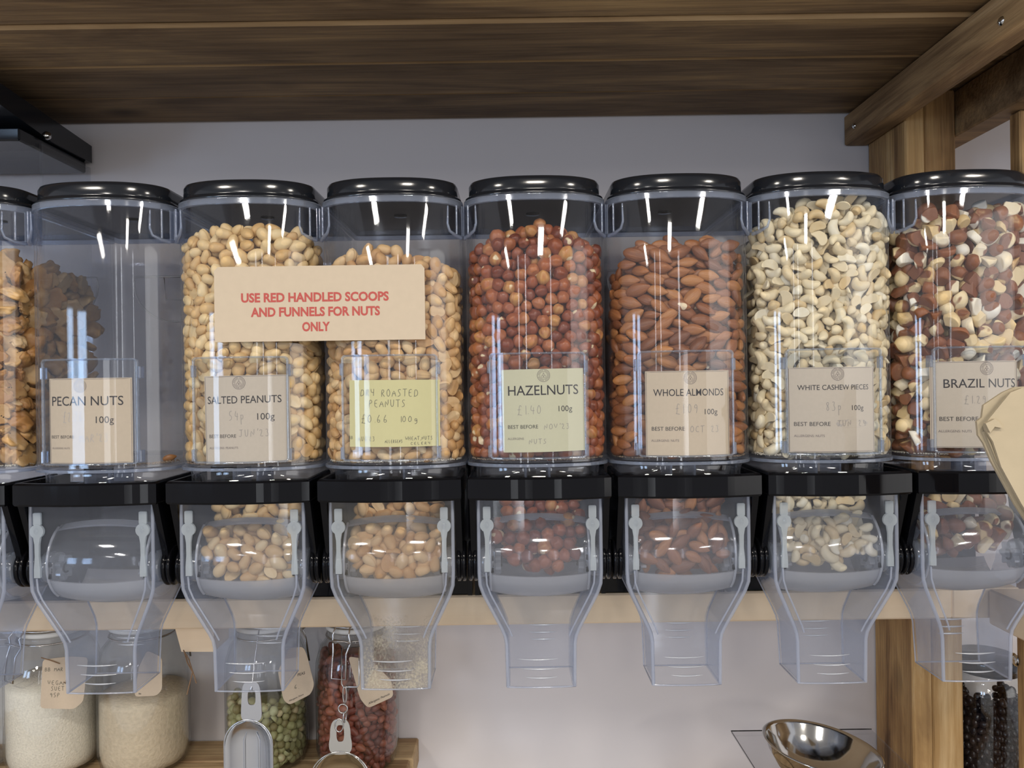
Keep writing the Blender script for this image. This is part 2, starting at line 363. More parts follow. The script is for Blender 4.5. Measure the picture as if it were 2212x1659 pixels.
# ------------------------------------------------------------------ mesh helpers
class MB:
    """collects vertices and faces; build() links them as one object"""
    def __init__(s):
        s.v, s.f, s.sm = [], [], []
    def add(s, verts, faces, smooth=True):
        o = len(s.v)
        s.v += [tuple(p) for p in verts]
        s.f += [tuple(i + o for i in f) for f in faces]
        s.sm += [smooth] * len(faces)
        return s
    def box(s, x0, x1, y0, y1, z0, z1, bev=0.0):
        if bev <= 0:
            v = [(x, y, z) for z in (z0, z1) for y in (y0, y1) for x in (x0, x1)]
            f = [(0, 2, 3, 1), (4, 5, 7, 6), (0, 1, 5, 4), (2, 6, 7, 3), (0, 4, 6, 2), (1, 3, 7, 5)]
            return s.add(v, f, False)
        # chamfered box by 3 face sets
        b = min(bev, (x1 - x0) / 2.01, (y1 - y0) / 2.01, (z1 - z0) / 2.01)
        idx = {}
        v = []
        for i in (0, 1):
            for j in (0, 1):
                for k in (0, 1):
                    X = (x0, x1)[i]; Y = (y0, y1)[j]; Z = (z0, z1)[k]
                    sx = b if i == 0 else -b; sy = b if j == 0 else -b; sz = b if k == 0 else -b
                    idx[i, j, k, 'x'] = len(v); v.append((X, Y + sy, Z + sz))
                    idx[i, j, k, 'y'] = len(v); v.append((X + sx, Y, Z + sz))
                    idx[i, j, k, 'z'] = len(v); v.append((X + sx, Y + sy, Z))
        f = []
        for i in (0, 1):
            q = [idx[i, 0, 0, 'x'], idx[i, 1, 0, 'x'], idx[i, 1, 1, 'x'], idx[i, 0, 1, 'x']]
            f.append(q if i else q[::-1])
            q = [idx[0, i, 0, 'y'], idx[1, i, 0, 'y'], idx[1, i, 1, 'y'], idx[0, i, 1, 'y']]
            f.append(q[::-1] if i else q)
            q = [idx[0, 0, i, 'z'], idx[1, 0, i, 'z'], idx[1, 1, i, 'z'], idx[0, 1, i, 'z']]
            f.append(q if i else q[::-1])
        for a in (0, 1):
            for c in (0, 1):
                f.append([idx[a, c, 0, 'x'], idx[a, c, 1, 'x'], idx[a, c, 1, 'y'], idx[a, c, 0, 'y']])
                f.append([idx[a, 0, c, 'x'], idx[a, 1, c, 'x'], idx[a, 1, c, 'z'], idx[a, 0, c, 'z']])
                f.append([idx[0, a, c, 'y'], idx[1, a, c, 'y'], idx[1, a, c, 'z'], idx[0, a, c, 'z']])
        for i in (0, 1):
            for j in (0, 1):
                for k in (0, 1):
                    f.append([idx[i, j, k, 'x'], idx[i, j, k, 'y'], idx[i, j, k, 'z']])
        return s.add(v, f, False)
    def rings(s, rings, closed=True, cap0=True, cap1=True, smooth=True):
        n = len(rings[0])
        v = [p for r in rings for p in r]
        f = []
        m = n if closed else n - 1
        for i in range(len(rings) - 1):
            for j in range(m):
                a = i * n + j; b = i * n + (j + 1) % n
                f.append((a, b, b + n, a + n))
        s.add(v, f, smooth)
        if cap0:
            s.add(rings[0], [tuple(range(n))[::-1]], False)
        if cap1:
            s.add(rings[-1], [tuple(range(n))], False)
        return s
    def tube(s, pts, r, n=8, closed=False):
        pts = [Vector(p) for p in pts]
        k = len(pts)
        rad = r if hasattr(r, '__len__') else [r] * k
        rings = []
        up = None
        for i, p in enumerate(pts):
            a = pts[(i - 1) % k] if (i > 0 or closed) else p
            b = pts[(i + 1) % k] if (i < k - 1 or closed) else p
            t = (b - a)
            if t.length < 1e-9:
                t = Vector((0, 0, 1))
            t.normalize()
            if up is None:
                up = Vector((0, 0, 1)) if abs(t.z) < 0.9 else Vector((1, 0, 0))
            sdir = t.cross(up)
            if sdir.length < 1e-6:
                sdir = t.orthogonal()
            sdir.normalize()
            up = sdir.cross(t).normalized()
            rings.append([tuple(p + (sdir * math.cos(2 * PI * j / n) + up * math.sin(2 * PI * j / n)) * rad[i]) for j in range(n)])
        if closed:
            rings.append(rings[0])
            return s.rings(rings, True, False, False)
        return s.rings(rings)
    def lathe(s, prof, n=40, c=(0, 0, 0), axis='Z', cap0=False, cap1=False):
        rings = []
        for r, z in prof:
            ring = []
            for j in range(n):
                a = 2 * PI * j / n
                if axis == 'Z':
                    ring.append((c[0] + r * math.cos(a), c[1] + r * math.sin(a), c[2] + z))
                else:  # X
                    ring.append((c[0] + z, c[1] + r * math.cos(a), c[2] + r * math.sin(a)))
            rings.append(ring)
        return s.rings(rings, True, cap0, cap1)
    def prism(s, poly, d0, d1, plane='XZ'):
        """closed polygon extruded along the third axis from d0 to d1"""
        def pt(a, b, d):
            return {'XZ': (a, d, b), 'XY': (a, b, d), 'YZ': (d, a, b)}[plane]
        r0 = [pt(a, b, d0) for a, b in poly]; r1 = [pt(a, b, d1) for a, b in poly]
        return s.rings([r0, r1], True, True, True, False)
    def build(s, name, mat, parent=None, loc=None):
        me = bpy.data.meshes.new(name)
        me.from_pydata(s.v, [], s.f)
        me.polygons.foreach_set('use_smooth', s.sm)
        me.materials.append(mat)
        me.update()
        o = bpy.data.objects.new(name, me)
        C.objects.link(o)
        if parent is not None:
            o.parent = parent
        if loc is not None:
            o.location = loc
        return o

BK = 4.6
def bend(x): return BK * x * x
def bent_plate(mb, x0, x1, z0, z1, y0, y1, r=0.0, n=24):
    """plate bowed like the dispenser front, with rounded corners of radius r"""
    rr = []
    xs = [x0 + (x1 - x0) * (0.5 - 0.5 * math.cos(PI * i / n)) for i in range(n + 1)]
    for x in xs:
        e = min(x - x0, x1 - x)
        c = r - math.sqrt(max(0, r * r - (r - e) ** 2)) if e < r else 0.0
        rr.append([(x, y0 + bend(x), z0 + c), (x, y1 + bend(x), z0 + c), (x, y1 + bend(x), z1 - c), (x, y0 + bend(x), z1 - c)])
    mb.rings(rr, True, True, True, False)
    return mb
def bend_obj(o, dx=0.0):
    for v in o.data.vertices: v.co.y += bend(v.co.x + dx) - bend(dx)
    return o

def recenter(o):
    """move the origin of a top-level mesh to the middle of its base"""
    me = o.data
    n = len(me.vertices)
    co = np.empty(n * 3, 'f'); me.vertices.foreach_get('co', co); co = co.reshape(-1, 3)
    lo, hi = co.min(0), co.max(0)
    c = np.array([(lo[0] + hi[0]) / 2, (lo[1] + hi[1]) / 2, lo[2]], 'f')
    me.vertices.foreach_set('co', (co - c).ravel())
    o.location = Vector(o.location) + Vector(c.tolist())
    me.update()
    return o

def tag(o, label, cat, group=None, kind=None):
    o['label'] = label
    o['category'] = cat
    if group: o['group'] = group
    if kind: o['kind'] = kind
    return o

def thing(name, loc, label, cat, group=None):
    o = bpy.data.objects.new(name, None)
    o.empty_display_size = 0.02
    o.location = loc
    C.objects.link(o)
    tag(o, label, cat, group)
    return o

def copy_tree(o, parent=None):
    c = o.copy(); C.objects.link(c); c.parent = parent
    for ch in o.children:
        copy_tree(ch, c)
    return c

def structure(mb, name, mat):
    o = mb.build(name, mat)
    o['kind'] = 'structure'
    return o

def rounded_rect(x0, x1, z0, z1, r, n=5):
    pts = []
    for cx, cz, a0 in ((x1 - r, z1 - r, 0), (x0 + r, z1 - r, 90), (x0 + r, z0 + r, 180), (x1 - r, z0 + r, 270)):
        for i in range(n + 1):
            a = math.radians(a0 + 90 * i / n)
            pts.append((cx + r * math.cos(a), cz + r * math.sin(a)))
    return pts

# ------------------------------------------------------------------ the room
structure(MB().box(-2.6, 2.6, 0.30, 0.38, 0, 2.9), 'wall_back', M['wall'])
structure(MB().box(-2.6, 2.6, -6.5, 0.38, -0.06, 0.0), 'floor', M['floor'])
structure(MB().box(-3.0, 3.0, -7.0, 0.38, 2.9, 2.96), 'ceiling', M['room'])

# ------------------------------------------------------------------ big timbers
def board(x0, x1, y0, y1, z0, z1, mat, parent, name='board', bev=0.002, worn=False):
    cx, cy, cz = (x0 + x1) / 2, (y0 + y1) / 2, (z0 + z1) / 2
    o = MB().box(x0 - cx, x1 - cx, y0 - cy, y1 - cy, z0 - cz, z1 - cz, bev).build(name, mat, parent)
    if worn:
        o.data.materials.append(M['dark_edge'])
        for p in o.data.polygons:
            if max(abs(c) for c in p.normal) < 0.95: p.material_index = 1
    base = parent.location if parent else Vector((0, 0, 0))
    o.location = Vector((cx, cy, cz)) - Vector(base)
    return o

ZS = 1.876  # underside of the upper shelf
us = thing('upper_shelf', (0, 0.1, ZS), 'dark stained plank shelf spanning the top above the nut dispensers', 'shelf')
board(-1.3, 1.2, 0.200, 0.296, ZS + 0.003, ZS + 0.036, M['dark_wood'], us, 'board', 0.0035, True)
board(-1.3, 1.2, 0.098, 0.1985, ZS + 0.001, ZS + 0.036, M['dark_wood'], us, 'board', 0.0035, True)
board(-1.3, 1.2, -0.002, 0.0965, ZS, ZS + 0.036, M['dark_wood'], us, 'board', 0.0035, True)
board(-1.3, 1.2, -0.21, -0.004, ZS + 0.002, ZS + 0.036, M['dark_wood'], us, 'board', 0.0035, True)

def screw(x, y, z, parent, r=0.004, axis='-X'):
    mb = MB()
    prof = [(0.0001, -0.0022), (r * 0.5, -0.002), (r * 0.85, -0.0012), (r, 0.0)]
    mb.lathe(prof, 16, axis='X')
    mb.box(-0.0024, -0.0019, -r * 0.55, r * 0.55, -0.0004, 0.0004)
    mb.box(-0.0024, -0.0019, -0.0004, 0.0004, -r * 0.55, r * 0.55)
    o = mb.build('screw', M['steel'], parent)
    o.location = Vector((x, y, z)) - Vector(parent.location)
    return o

b1 = thing('shelf_bearer', (0.50, 0.0, 1.834), 'brown timber bearer with two screws running forward under the upper shelf at right', 'beam')
board(0.479, 0.512, -0.25, 0.298, 1.833, 1.875, M['bearer_wood'], b1, 'beam_timber', 0.002)
s1 = P(1860, 272, 1.065); screw(0.4788, s1.y, s1.z, b1)
s2 = P(2187, 45, 0.745); screw(0.4788, s2.y, s2.z, b1, 0.0045)
b2 = thing('shelf_bearer', (0.60, 0.1, 1.834), 'second darker bearer behind the wooden post at upper right', 'beam')
board(0.583, 0.616, -0.2, 0.298, 1.815, 1.875, M['dark_wood'], b2, 'beam_timber', 0.002)

pst = thing('wooden_post', (0.545, 0.25, 0), 'rough brown upright post of two timbers against the wall at right', 'post')
board(0.513, 0.5385, 0.195, 0.298, 0.0, 1.875, M['post_wood'], pst, 'timber', 0.002)
board(0.5415, 0.5815, 0.200, 0.298, 0.0, 1.875, M['post_wood'], pst, 'timber', 0.002)
pst2 = recenter(board(0.602, 0.68, 0.105, 0.125, 0.0, 1.8145, M['post_wood'], None, 'wooden_post', 0.002))
tag(pst2, 'front wooden post cut by the right edge of the picture', 'post')

sh = thing('dispenser_shelf', (0, 0.2, 1.218), 'pale pine shelf under the row of nut dispensers', 'shelf')
board(-0.75, 0.512, 0.100, 0.298, 1.218, 1.253, M['pine'], sh)
board(0.512, 0.592, 0.100, 0.1945, 1.218, 1.253, M['pine'], sh)
board(0.553, 0.70, 0.03, 0.0985, 1.212, 1.253, M['pine'], sh)
b3 = thing('shelf_bearer', (0.62, 0.0, 1.14), 'brown bearer with a round bolt under the pine shelf at far right', 'beam')
board(0.600, 0.640, -0.16, 0.1045, 1.140, 1.211, M['bearer_wood'], b3, 'beam_timber', 0.002)
s3 = P(2187, 1425, 0.925)
sb_ = screw(0.5998, s3.y, s3.z, b3, 0.008)

# short slanted block and the twine below it
q0, q1, q2, q3 = P(372, 1360, 0.95), P(462, 1360, 0.95), P(462, 1408, 0.95), P(392, 1408, 0.95)
mb = MB(); mb.prism([(q0.x, 1.2178), (q1.x, 1.2178), (q2.x, q2.z), (q3.x, q3.z)], 0.15, 0.20)
tag(recenter(mb.build('timber_block', M['pine'])), 'short pale timber block with a slanted end fixed under the pine shelf', 'timber')
mb = MB()
tw = [P(398, 1408, 0.945), P(405, 1432, 0.945), P(416, 1452, 0.945), P(410, 1475, 0.945), P(404, 1500, 0.945)]
mb.tube(tw, 0.0008, 6)
mb.tube([P(416, 1450, 0.944), P(420, 1462, 0.944), P(424, 1476, 0.944)], 0.0007, 6)
mb.tube([P(396, 1404, 0.944), P(408, 1425, 0.943), P(416, 1450, 0.944)], 0.0007, 6)
tag(recenter(mb.build('twine', M['twine'])), 'loose brown twine dangling from the slanted timber block', 'twine')

ls = thing('lower_shelf', (-0.4, 0.2, 0.96), 'wooden lower shelf holding the clip-top glass jars', 'shelf')
xr = P(903, 1600, 1.09).x
board(-0.9, xr, 0.236, 0.298, 0.963, 0.997, M['low_wood'], ls)
board(-0.9, xr - 0.004, 0.06, 0.2345, 0.963, 0.997, M['low_wood'], ls)
rs = thing('side_shelf', (0.5, 0.1, 0.90), 'low wooden shelf below the weighing tray, out of the picture', 'shelf')
board(0.2, 0.512, -0.1, 0.298, 0.896, 0.93, M['low_wood'], rs)
board(0.586, 0.9, 0.175, 0.298, 0.896, 0.93, M['low_wood'], rs)

# ------------------------------------------------------------------ dispenser
HW = 0.0720
def dprof(w_, yc, s_, yb, n=36, e=2.4, rc=0.006):
    """D-shaped outline: bowed front, straight sides, flat back; counter-clockwise from the left shoulder"""
    pts = []
    for i in range(n + 1):
        t = -1 + 2 * i / n
        t = math.sin(t * PI / 2)
        pts.append((w_ * t, yc - s_ * math.sqrt(max(0, 1 - abs(t) ** e))))
    for i in range(5):
        a = math.radians(90 * i / 4)
        pts.append((w_ - rc + rc * math.cos(a), yb - rc + rc * math.sin(a)))
    for i in range(5):
        a = math.radians(90 + 90 * i / 4)
        pts.append((-w_ + rc + rc * math.cos(a), yb - rc + rc * math.sin(a)))
    return pts
YC, SG, YB = 0.004, 0.040, 0.170

def ring(prof, z):
    return [(x, y, z) for x, y in prof]

def shell(mb, levels, th):
    """levels: (w, yc, s, yb, z) outside; closed double-walled shell"""
    e_ = min(0.0008, (levels[-1][4] - levels[0][4]) * 0.2)
    l0, l1 = levels[0], levels[-1]
    levels = [l0, l0[:4] + (l0[4] + e_,)] + levels[1:-1] + [l1[:4] + (l1[4] - e_,), l1]
    out = [ring(dprof(w_, yc, s_, yb), z) for (w_, yc, s_, yb, z) in levels]
    inn = [ring(dprof(w_ - th, yc, s_ - th, yb - th), z) for (w_, yc, s_, yb, z) in levels]
    mb.rings(out + inn[::-1] + [out[0]], True, False, False)

ZB, ZT = 1.421, 1.690  # body bottom and top
def make_dispenser(clean=True, dusty=False):
    D = thing('nut_dispenser', (0, 0, 1.253), 'x', 'dispenser')
    oz = -1.253
    def B(mb, name, mat, parent=D):
        o = mb.build(name, mat, parent)
        if parent is D:
            o.location = (0, 0, oz)
        return o
    # --- clear body
    mb = MB()
    shell(mb, [(HW, YC, SG, YB, ZB), (HW, YC, SG, YB, ZT)], 0.0022)
    mb.rings([ring(dprof(HW - 0.003, YC, SG - 0.003, YB - 0.003), ZB + 0.0002), ring(dprof(HW - 0.003, YC, SG - 0.003, YB - 0.003), ZB + 0.0016)])
    B(mb, 'body', M['clear'])
    # rim ring and foot ring
    mb = MB()
    shell(mb, [(HW + 0.0012, YC, SG + 0.0012, YB + 0.001, ZT - 0.0065), (HW + 0.0012, YC, SG + 0.0012, YB + 0.001, ZT - 0.0005)], 0.0045)
    B(mb, 'body_rim', M['edge'])
    mb = MB()
    shell(mb, [(HW + 0.0012, YC, SG + 0.0010, YB, ZB - 0.004), (HW + 0.0012, YC, SG + 0.0010, YB, ZB - 0.001)], 0.006)
    B(mb, 'foot_ring', M['edge'])
    # clear base between body and collar, foot flare added to catch lamp reflections
    mb = MB()
    shell(mb, [(HW - 0.006, YC, SG + 0.003, 0.085, 1.396), (HW - 0.007, YC, SG + 0.0015, 0.085, 1.401), (HW - 0.009, YC, SG - 0.003, 0.085, 1.405), (HW - 0.008, YC, SG - 0.004, 0.085, ZB - 0.005)], 0.003)
    B(mb, 'base', M['clear'])
    # base ribs: short struts under the body seen through the base
    for sx in (-0.014, 0.010):
        mb = MB(); mb.box(sx, sx + 0.0022, -0.020, 0.03, 1.393, ZB - 0.0052, 0.0004)
        B(mb, 'base_rib', M['edge'])
    # side lugs at the top corners and their arches
    for s in (-1, 1):
        mb = MB()
        xa = s * (HW + 0.0004)
        lo, hi = min(xa, xa + s * 0.0011), max(xa, xa + s * 0.0011)
        mb.box(lo, hi, -0.012, 0.012, 1.652, 1.683, 0.0004)
        pts = [(s * (HW - 0.012), -0.0275, 1.680), (s * (HW - 0.0125), -0.0275, 1.662), (s * (HW - 0.0105), -0.0262, 1.655), (s * (HW - 0.005), -0.020, 1.6515), (s * (HW - 0.0005), -0.010, 1.6505)]
        mb.tube(pts, [0.0008, 0.0012, 0.0014, 0.0018, 0.0020], 8)
        mb.tube([(s * (HW - 0.004), -0.0195, 1.682), (s * (HW - 0.004), -0.0195, 1.653)], 0.0011, 6)
        B(mb, 'side_lug', M['edge'])
    # moulded half-round grip on the rear wall, with the window in the middle
    mb = MB()
    yg = YB - 0.004
    pts = [(-0.052, yg, 1.638)]
    for i in range(0, 13):
        a = math.radians(180 + 180 * i / 12)
        pts.append((0.052 * math.cos(a), yg, 1.632 + 0.048 * math.sin(a)))
    pts += [(0.052, yg, 1.638)]
    mb.tube([(-0.050, yg, 1.641)] + pts[1:-1] + [(0.050, yg, 1.641)], 0.0012, 6, closed=True)
    mb.tube([(-0.014, yg, 1.640), (-0.012, yg, 1.612), (0.016, yg, 1.612), (0.018, yg, 1.640)], 0.001, 6, closed=True)
    B(mb, 'moulded_grip', M['rib'])
    # scale marks on the right shoulder
    # --- lid
    mb = MB()
    def lr(off, z): return ring(dprof(HW - 0.004 + off, YC, SG - 0.003 + off, YB + off), z)
    mb.rings([lr(0.0032, 1.6895), lr(0.0036, 1.6905), lr(0.0036, 1.6922), lr(0.0006, 1.6935), lr(0.0, 1.6950), lr(0.0, 1.6956), lr(0.0, 1.7049), lr(-0.0004, 1.7056), lr(-0.0018, 1.7082), lr(-0.0045, 1.7092),
              lr(-0.010, 1.7090), lr(-0.013, 1.7070)], True, True, True)
    lid = B(mb, 'lid', M['lid'])
    mb = MB(); mb.lathe([(0.0075, 0), (0.0075, -0.0008), (0.0001, -0.0008)], 20, c=(0, 0.06, 1.6893)); 
    mb.build('lid_button', M['black'], lid)
    # --- black collar
    mb = MB()
    def colprof(off):
        pts = []
        for i in range(21):
            t = -1 + 2 * i / 20
            pts.append((t * (0.0705 + off), -0.0455 - off - 0.0095 * (1 - t * t)))
        return pts
    outer = colprof(0.0); inner = colprof(-0.0045)
    loop = outer + [(0.0700, 0.045)] + [(0.0655, 0.045)] + inner[::-1] + [(-0.0655, 0.045)] + [(-0.0700, 0.045)]
    def sc2(lp, k):  # tiny inset for the rounded edge
        return [(x - math.copysign(k, x) * (abs(x) > 0.066), y + (k if y < -0.04 else 0)) for x, y in lp]
    mb.rings([ring(sc2(loop, 0.0012), 1.3865), ring(loop, 1.3885), ring(loop, 1.4070), ring(sc2(loop, 0.0014), 1.4090)], True, True, True, False)
    B(mb, 'collar', M['black'])
    # --- arms and pivot discs
    for s in (-1, 1):
        mb = MB()
        poly = [(-0.040, 1.3868), (0.030, 1.3868), (0.020, 1.335), (0.012, 1.312), (-0.014, 1.312), (-0.020, 1.335)]
        x0, x1 = sorted((s * 0.0635, s * 0.0695))
        mb.prism(poly, x0, x1, 'YZ')
        B(mb, 'support_arm', M['black'])
        mb = MB()
        c = (s * 0.0631, -0.004, 1.318)
        prof = [(0.0001, 0.0), (0.019, 0.0), (0.0205, s * 0.001), (0.0205, s * 0.0035), (0.0185, s * 0.0045), (0.017, s * 0.0052), (0.0205, s * 0.0062), (0.0205, s * 0.0086), (0.019, s * 0.0096), (0.0001, s * 0.0096)]
        mb.lathe(prof, 36, c=c, axis='X')
        B(mb, 'pivot_disc', M['black'])
        mb = MB()
        poly = [(0.1005, 1.2532), (0.140, 1.2532), (0.140, 1.415), (0.1005, 1.415)]
        x0, x1 = sorted((s * 0.0670, s * 0.0722))
        mb.prism(poly, x0, x1, 'YZ')
        B(mb, 'side_plate', M['black'])
    mb = MB(); mb.box(-0.0722, 0.0722, 0.1035, 0.112, 1.2532, 1.392, 0.001)
    mb.box(-0.066, 0.066, 0.1125, 0.165, 1.2532, 1.262)
    B(mb, 'back_plate', M['black'])
    # --- clear chute: lofted box that narrows to the spout
    secs = [(1.3862, 0.0615, -0.0335, 0.040), (1.312, 0.0615, -0.0335, 0.042), (1.300, 0.0608, -0.0330, 0.044), (1.290, 0.0575, -0.0315, 0.045),
            (1.252, 0.0395, -0.0225, 0.042), (1.244, 0.0365, -0.0205, 0.040), (1.236, 0.0352, -0.0200, 0.038), (1.1925, 0.0345, -0.0195, 0.034)]
    def crect(z, hw, yf, yb, off=0.0, bow=0.0035):
        pts = []
        for i in range(9):
            t = -1 + 2 * i / 8
            pts.append((t * (hw - off), yf + off - bow * (1 - t * t) * (hw / 0.06), z))
        pts += [(hw - off, yb - off, z), (-(hw - off), yb - off, z)]
        return pts
    mb = MB()
    mb.rings([crect(*s_) for s_ in secs] + [crect(*s_, off=0.0016) for s_ in secs[::-1]] + [crect(*secs[0])], True, False, False, False)
    ch = B(mb, 'chute', M['chute_dusty'] if dusty else M['chute'])
    mb = MB()
    for s in (-1, 1):
        mb.tube([(s * (hw - 0.0006), yf + 0.0006, z) for z, hw, yf, yb in secs], 0.0018, 8)
        mb.tube([(s * hw, yb, z) for z, hw, yf, yb in secs[3:]], 0.0008, 6)
        mb.tube([(s * (hw - 0.0075), yf - 0.0018, z + 0.001) for z, hw, yf, yb in secs[1:6]], 0.0010, 6)
    z, hw, yf, yb = secs[-1]
    mb.tube([(x, y, 1.1925) for x, y, _ in crect(*secs[-1])], 0.0009, 6, closed=True)
    mb.build('chute_edge', M['chute_edge'], ch)
    for s in (-1, 1):
        mb = MB()
        rr = []
        for z, hw, yf, yb in secs[1:]:
            xa, xb = s * (hw - 0.0018), s * (hw - 0.0030)
            rr.append([(xa, yf + 0.0022, z + 0.0006), (xb, yf + 0.0022, z + 0.0006), (xb, yb - 0.002, z + 0.0006), (xa, yb - 0.002, z + 0.0006)])
        mb.rings(rr, True, True, True, False)
        mb.build('chute_side', M['side'], ch)
    for k, (zz, hl, off) in enumerate([(1.2215, 0.0200, -0.003), (1.2120, 0.0185, -0.001), (1.2030, 0.0160, 0.0)]):
        mb = MB()
        mb.tube([(off + hl * t, -0.0200 - 0.0022 * (1 - (t * 0.55) ** 2), zz - 0.0009 * (1 - t * t)) for t in [-1 + i / 6 for i in range(13)]], [0.0002 + 0.0007 * math.sin(PI * i / 12) for i in range(13)], 6)
        mb.build('spout_rib', M['rib'], ch)
    for k, (zz, hl) in enumerate([(1.2390, 0.016), (1.2310, 0.015), (1.2235, 0.014)]):
        mb = MB()
        mb.tube([(0.004 + hl * t, 0.0335, zz - 0.0006 * (1 - t * t)) for t in [-1 + i / 6 for i in range(13)]], [0.0002 + 0.0009 * math.sin(PI * i / 12) for i in range(13)], 6)
        mb.build('spout_rib', M['rib'], ch)
    # --- frosted drum: barrel seen through the chute front
    YD, ZD = 0.015, 1.3225
    def rb(x): return 0.0400 + 0.0062 * (1 - (x / 0.052) ** 2)
    def barrel(a0, a1, na, off=0.0, x0=-0.050, x1=0.050, nx=18):
        rr = []
        for i in range(na + 1):
            a = math.radians(a0 + (a1 - a0) * i / na)
            rr.append([(x0 + (x1 - x0) * j / nx, YD - (rb(x0 + (x1 - x0) * j / nx) - off) * math.cos(a), ZD + (rb(x0 + (x1 - x0) * j / nx) - off) * math.sin(a)) for j in range(nx + 1)])
        return rr
    def patch(mb, a0, a1, na, th):
        o_ = barrel(a0, a1, na); i_ = barrel(a0, a1, na, th)
        loop = [o_[k] + i_[k][::-1] for k in range(na + 1)]
        mb.rings(loop, True, True, True)
    dr = bpy.data.objects.new('drum', None); C.objects.link(dr); dr.parent = D; dr.location = (0, 0, oz)
    mb = MB(); patch(mb, 58, -22, 10, 0.0010); mb.build('drum_window', M['drum_clear'], dr)
    mb = MB(); patch(mb, -22, -150, 14, 0.0014); mb.build('drum_scoop', M['drum_frost'], dr)
    mb = MB(); patch(mb, 69, 58, 3, 0.0026)
    mb.build('drum_rim', M['rib'], dr)
    for s in (-1, 1):
        mb = MB()
        mb.tube([(s * 0.050, YD - rb(0.05) * math.cos(math.radians(a)), ZD + rb(0.05) * math.sin(math.radians(a))) for a in range(62, -60, -12)], 0.0015, 6)
        mb.build('drum_edge', M['rib'], dr)
    # --- latches and hubs
    for s in (-1, 1):
        x = s * 0.0525
        mb = MB()
        y0, y1 = -0.0375, -0.0345
        mb.prism(rounded_rect(x - 0.0038, x + 0.0038, 1.366, 1.3785, 0.0012, 3), y0 + 0.0008, y1)
        circ = []
        for i in range(25):
            a = math.radians(-60 + 300 * i / 24)
            circ.append((x + 0.0068 * math.cos(a), 1.3600 + 0.0068 * math.sin(a)))
        poly = circ + [(x - 0.0022, 1.3470), (x - 0.0020, 1.335), (x - 0.0030, 1.3225), (x - 0.0030, 1.314), (x + 0.0030, 1.314), (x + 0.0030, 1.3225), (x + 0.0020, 1.335), (x + 0.0022, 1.3470)]
        mb.prism(poly, y0, y1)
        la = B(mb, 'latch', M['frost'])
        mb = MB()
        mb.lathe([(0.0001, 0), (0.0022, 0.0004), (0.0030, 0.0016)], 16, c=(0, 0, 0), axis='Z')
        st = mb.build('latch_stud', M['clear'], la)
        st.rotation_euler = (-PI / 2, 0, 0); st.location = (x, y0 - 0.0016, 1.3605); st.scale = (0.7, 1.2, 1)
        mb = MB()
        c = (s * 0.0455, -0.008, 1.3180)
        mb.lathe([(0.0001, 0), (0.013, 0), (0.0155, s * 0.002), (0.0155, s * 0.005), (0.0135, s * 0.006), (0.0160, s * 0.008), (0.0160, s * 0.0145), (0.0001, s * 0.0145)], 14, c=c, axis='X')
        hb = B(mb, 'hub', M['hub'])
        mb = MB()
        star = [(c[1] + (0.0115 + 0.0022 * math.cos(7 * a_)) * math.cos(a_), c[2] + (0.0115 + 0.0022 * math.cos(7 * a_)) * math.sin(a_)) for a_ in [2 * PI * k / 42 for k in range(42)]]
        mb.prism(star, s * 0.0395, s * 0.0450, 'YZ')
        mb.build('hub_cap', M['hub'], hb)
        mb = MB()
        arc = [(s * 0.0391, c[1] - 0.002 + 0.0048 * math.cos(a_), c[2] + 0.0048 * math.sin(a_)) for a_ in [math.radians(60 + 240 * k / 12) for k in range(13)]]
        mb.tube(arc, 0.0010, 6)
        mb.build('hub_groove', M['black'], hb)
        mb = MB()
        for (dy, dz) in ((-0.014, 0.006), (-0.0145, -0.006), (-0.0125, -0.0005)):
            xx = s * 0.0465
            mb.box(min(xx, xx + s * 0.003), max(xx, xx + s * 0.003), c[1] + dy - 0.0022, c[1] + dy, c[2] + dz - 0.0025, c[2] + dz + 0.0025, 0.0004)
        mb.build('hub_slot', M['black'], hb)
    # --- label holder: clear wallet on the front
    mb = MB()
    hx0, hx1, hz0, hz1 = -0.0480, 0.0480, 1.4255, 1.5310
    o1 = rounded_rect(hx0, hx1, hz0, hz1, 0.004)
    o2 = rounded_rect(hx0 + 0.0018, hx1 - 0.0018, hz0 + 0.0018, hz1 - 0.0018, 0.003)
    bent_plate(mb, hx0, hx1, hz0, hz1, -0.0438, -0.0430, 0.004)
    ho = B(mb, 'label_holder', M['holder'])
    mb = MB()
    sub = lambda lp: [((1 - k / 4) * lp[i][0] + k / 4 * lp[(i + 1) % len(lp)][0], (1 - k / 4) * lp[i][1] + k / 4 * lp[(i + 1) % len(lp)][1]) for i in range(len(lp)) for k in range(4)]
    q1, q2 = sub(o1), sub(o2)
    r0 = [(a, -0.0444 + bend(a), b) for a, b in q1]; r1 = [(a, -0.0405 + bend(a), b) for a, b in q1]
    r2 = [(a, -0.0405 + bend(a), b) for a, b in q2]; r3 = [(a, -0.0444 + bend(a), b) for a, b in q2]
    mb.rings([r0, r1, r2, r3, r0], True, False, False)
    mb.build('holder_rim', M['rimclear'], ho)
    for zz in (1.517, 1.433):
        for s in (-1, 1):
            mb = MB()
            x = s * 0.0480
            mb.box(min(x - s * 0.0005, x + s * 0.0022), max(x - s * 0.0005, x + s * 0.0022), -0.0325, -0.0235, zz - 0.006, zz + 0.006, 0.0005)
            mb.build('holder_clip', M['edge'], ho)
    return D

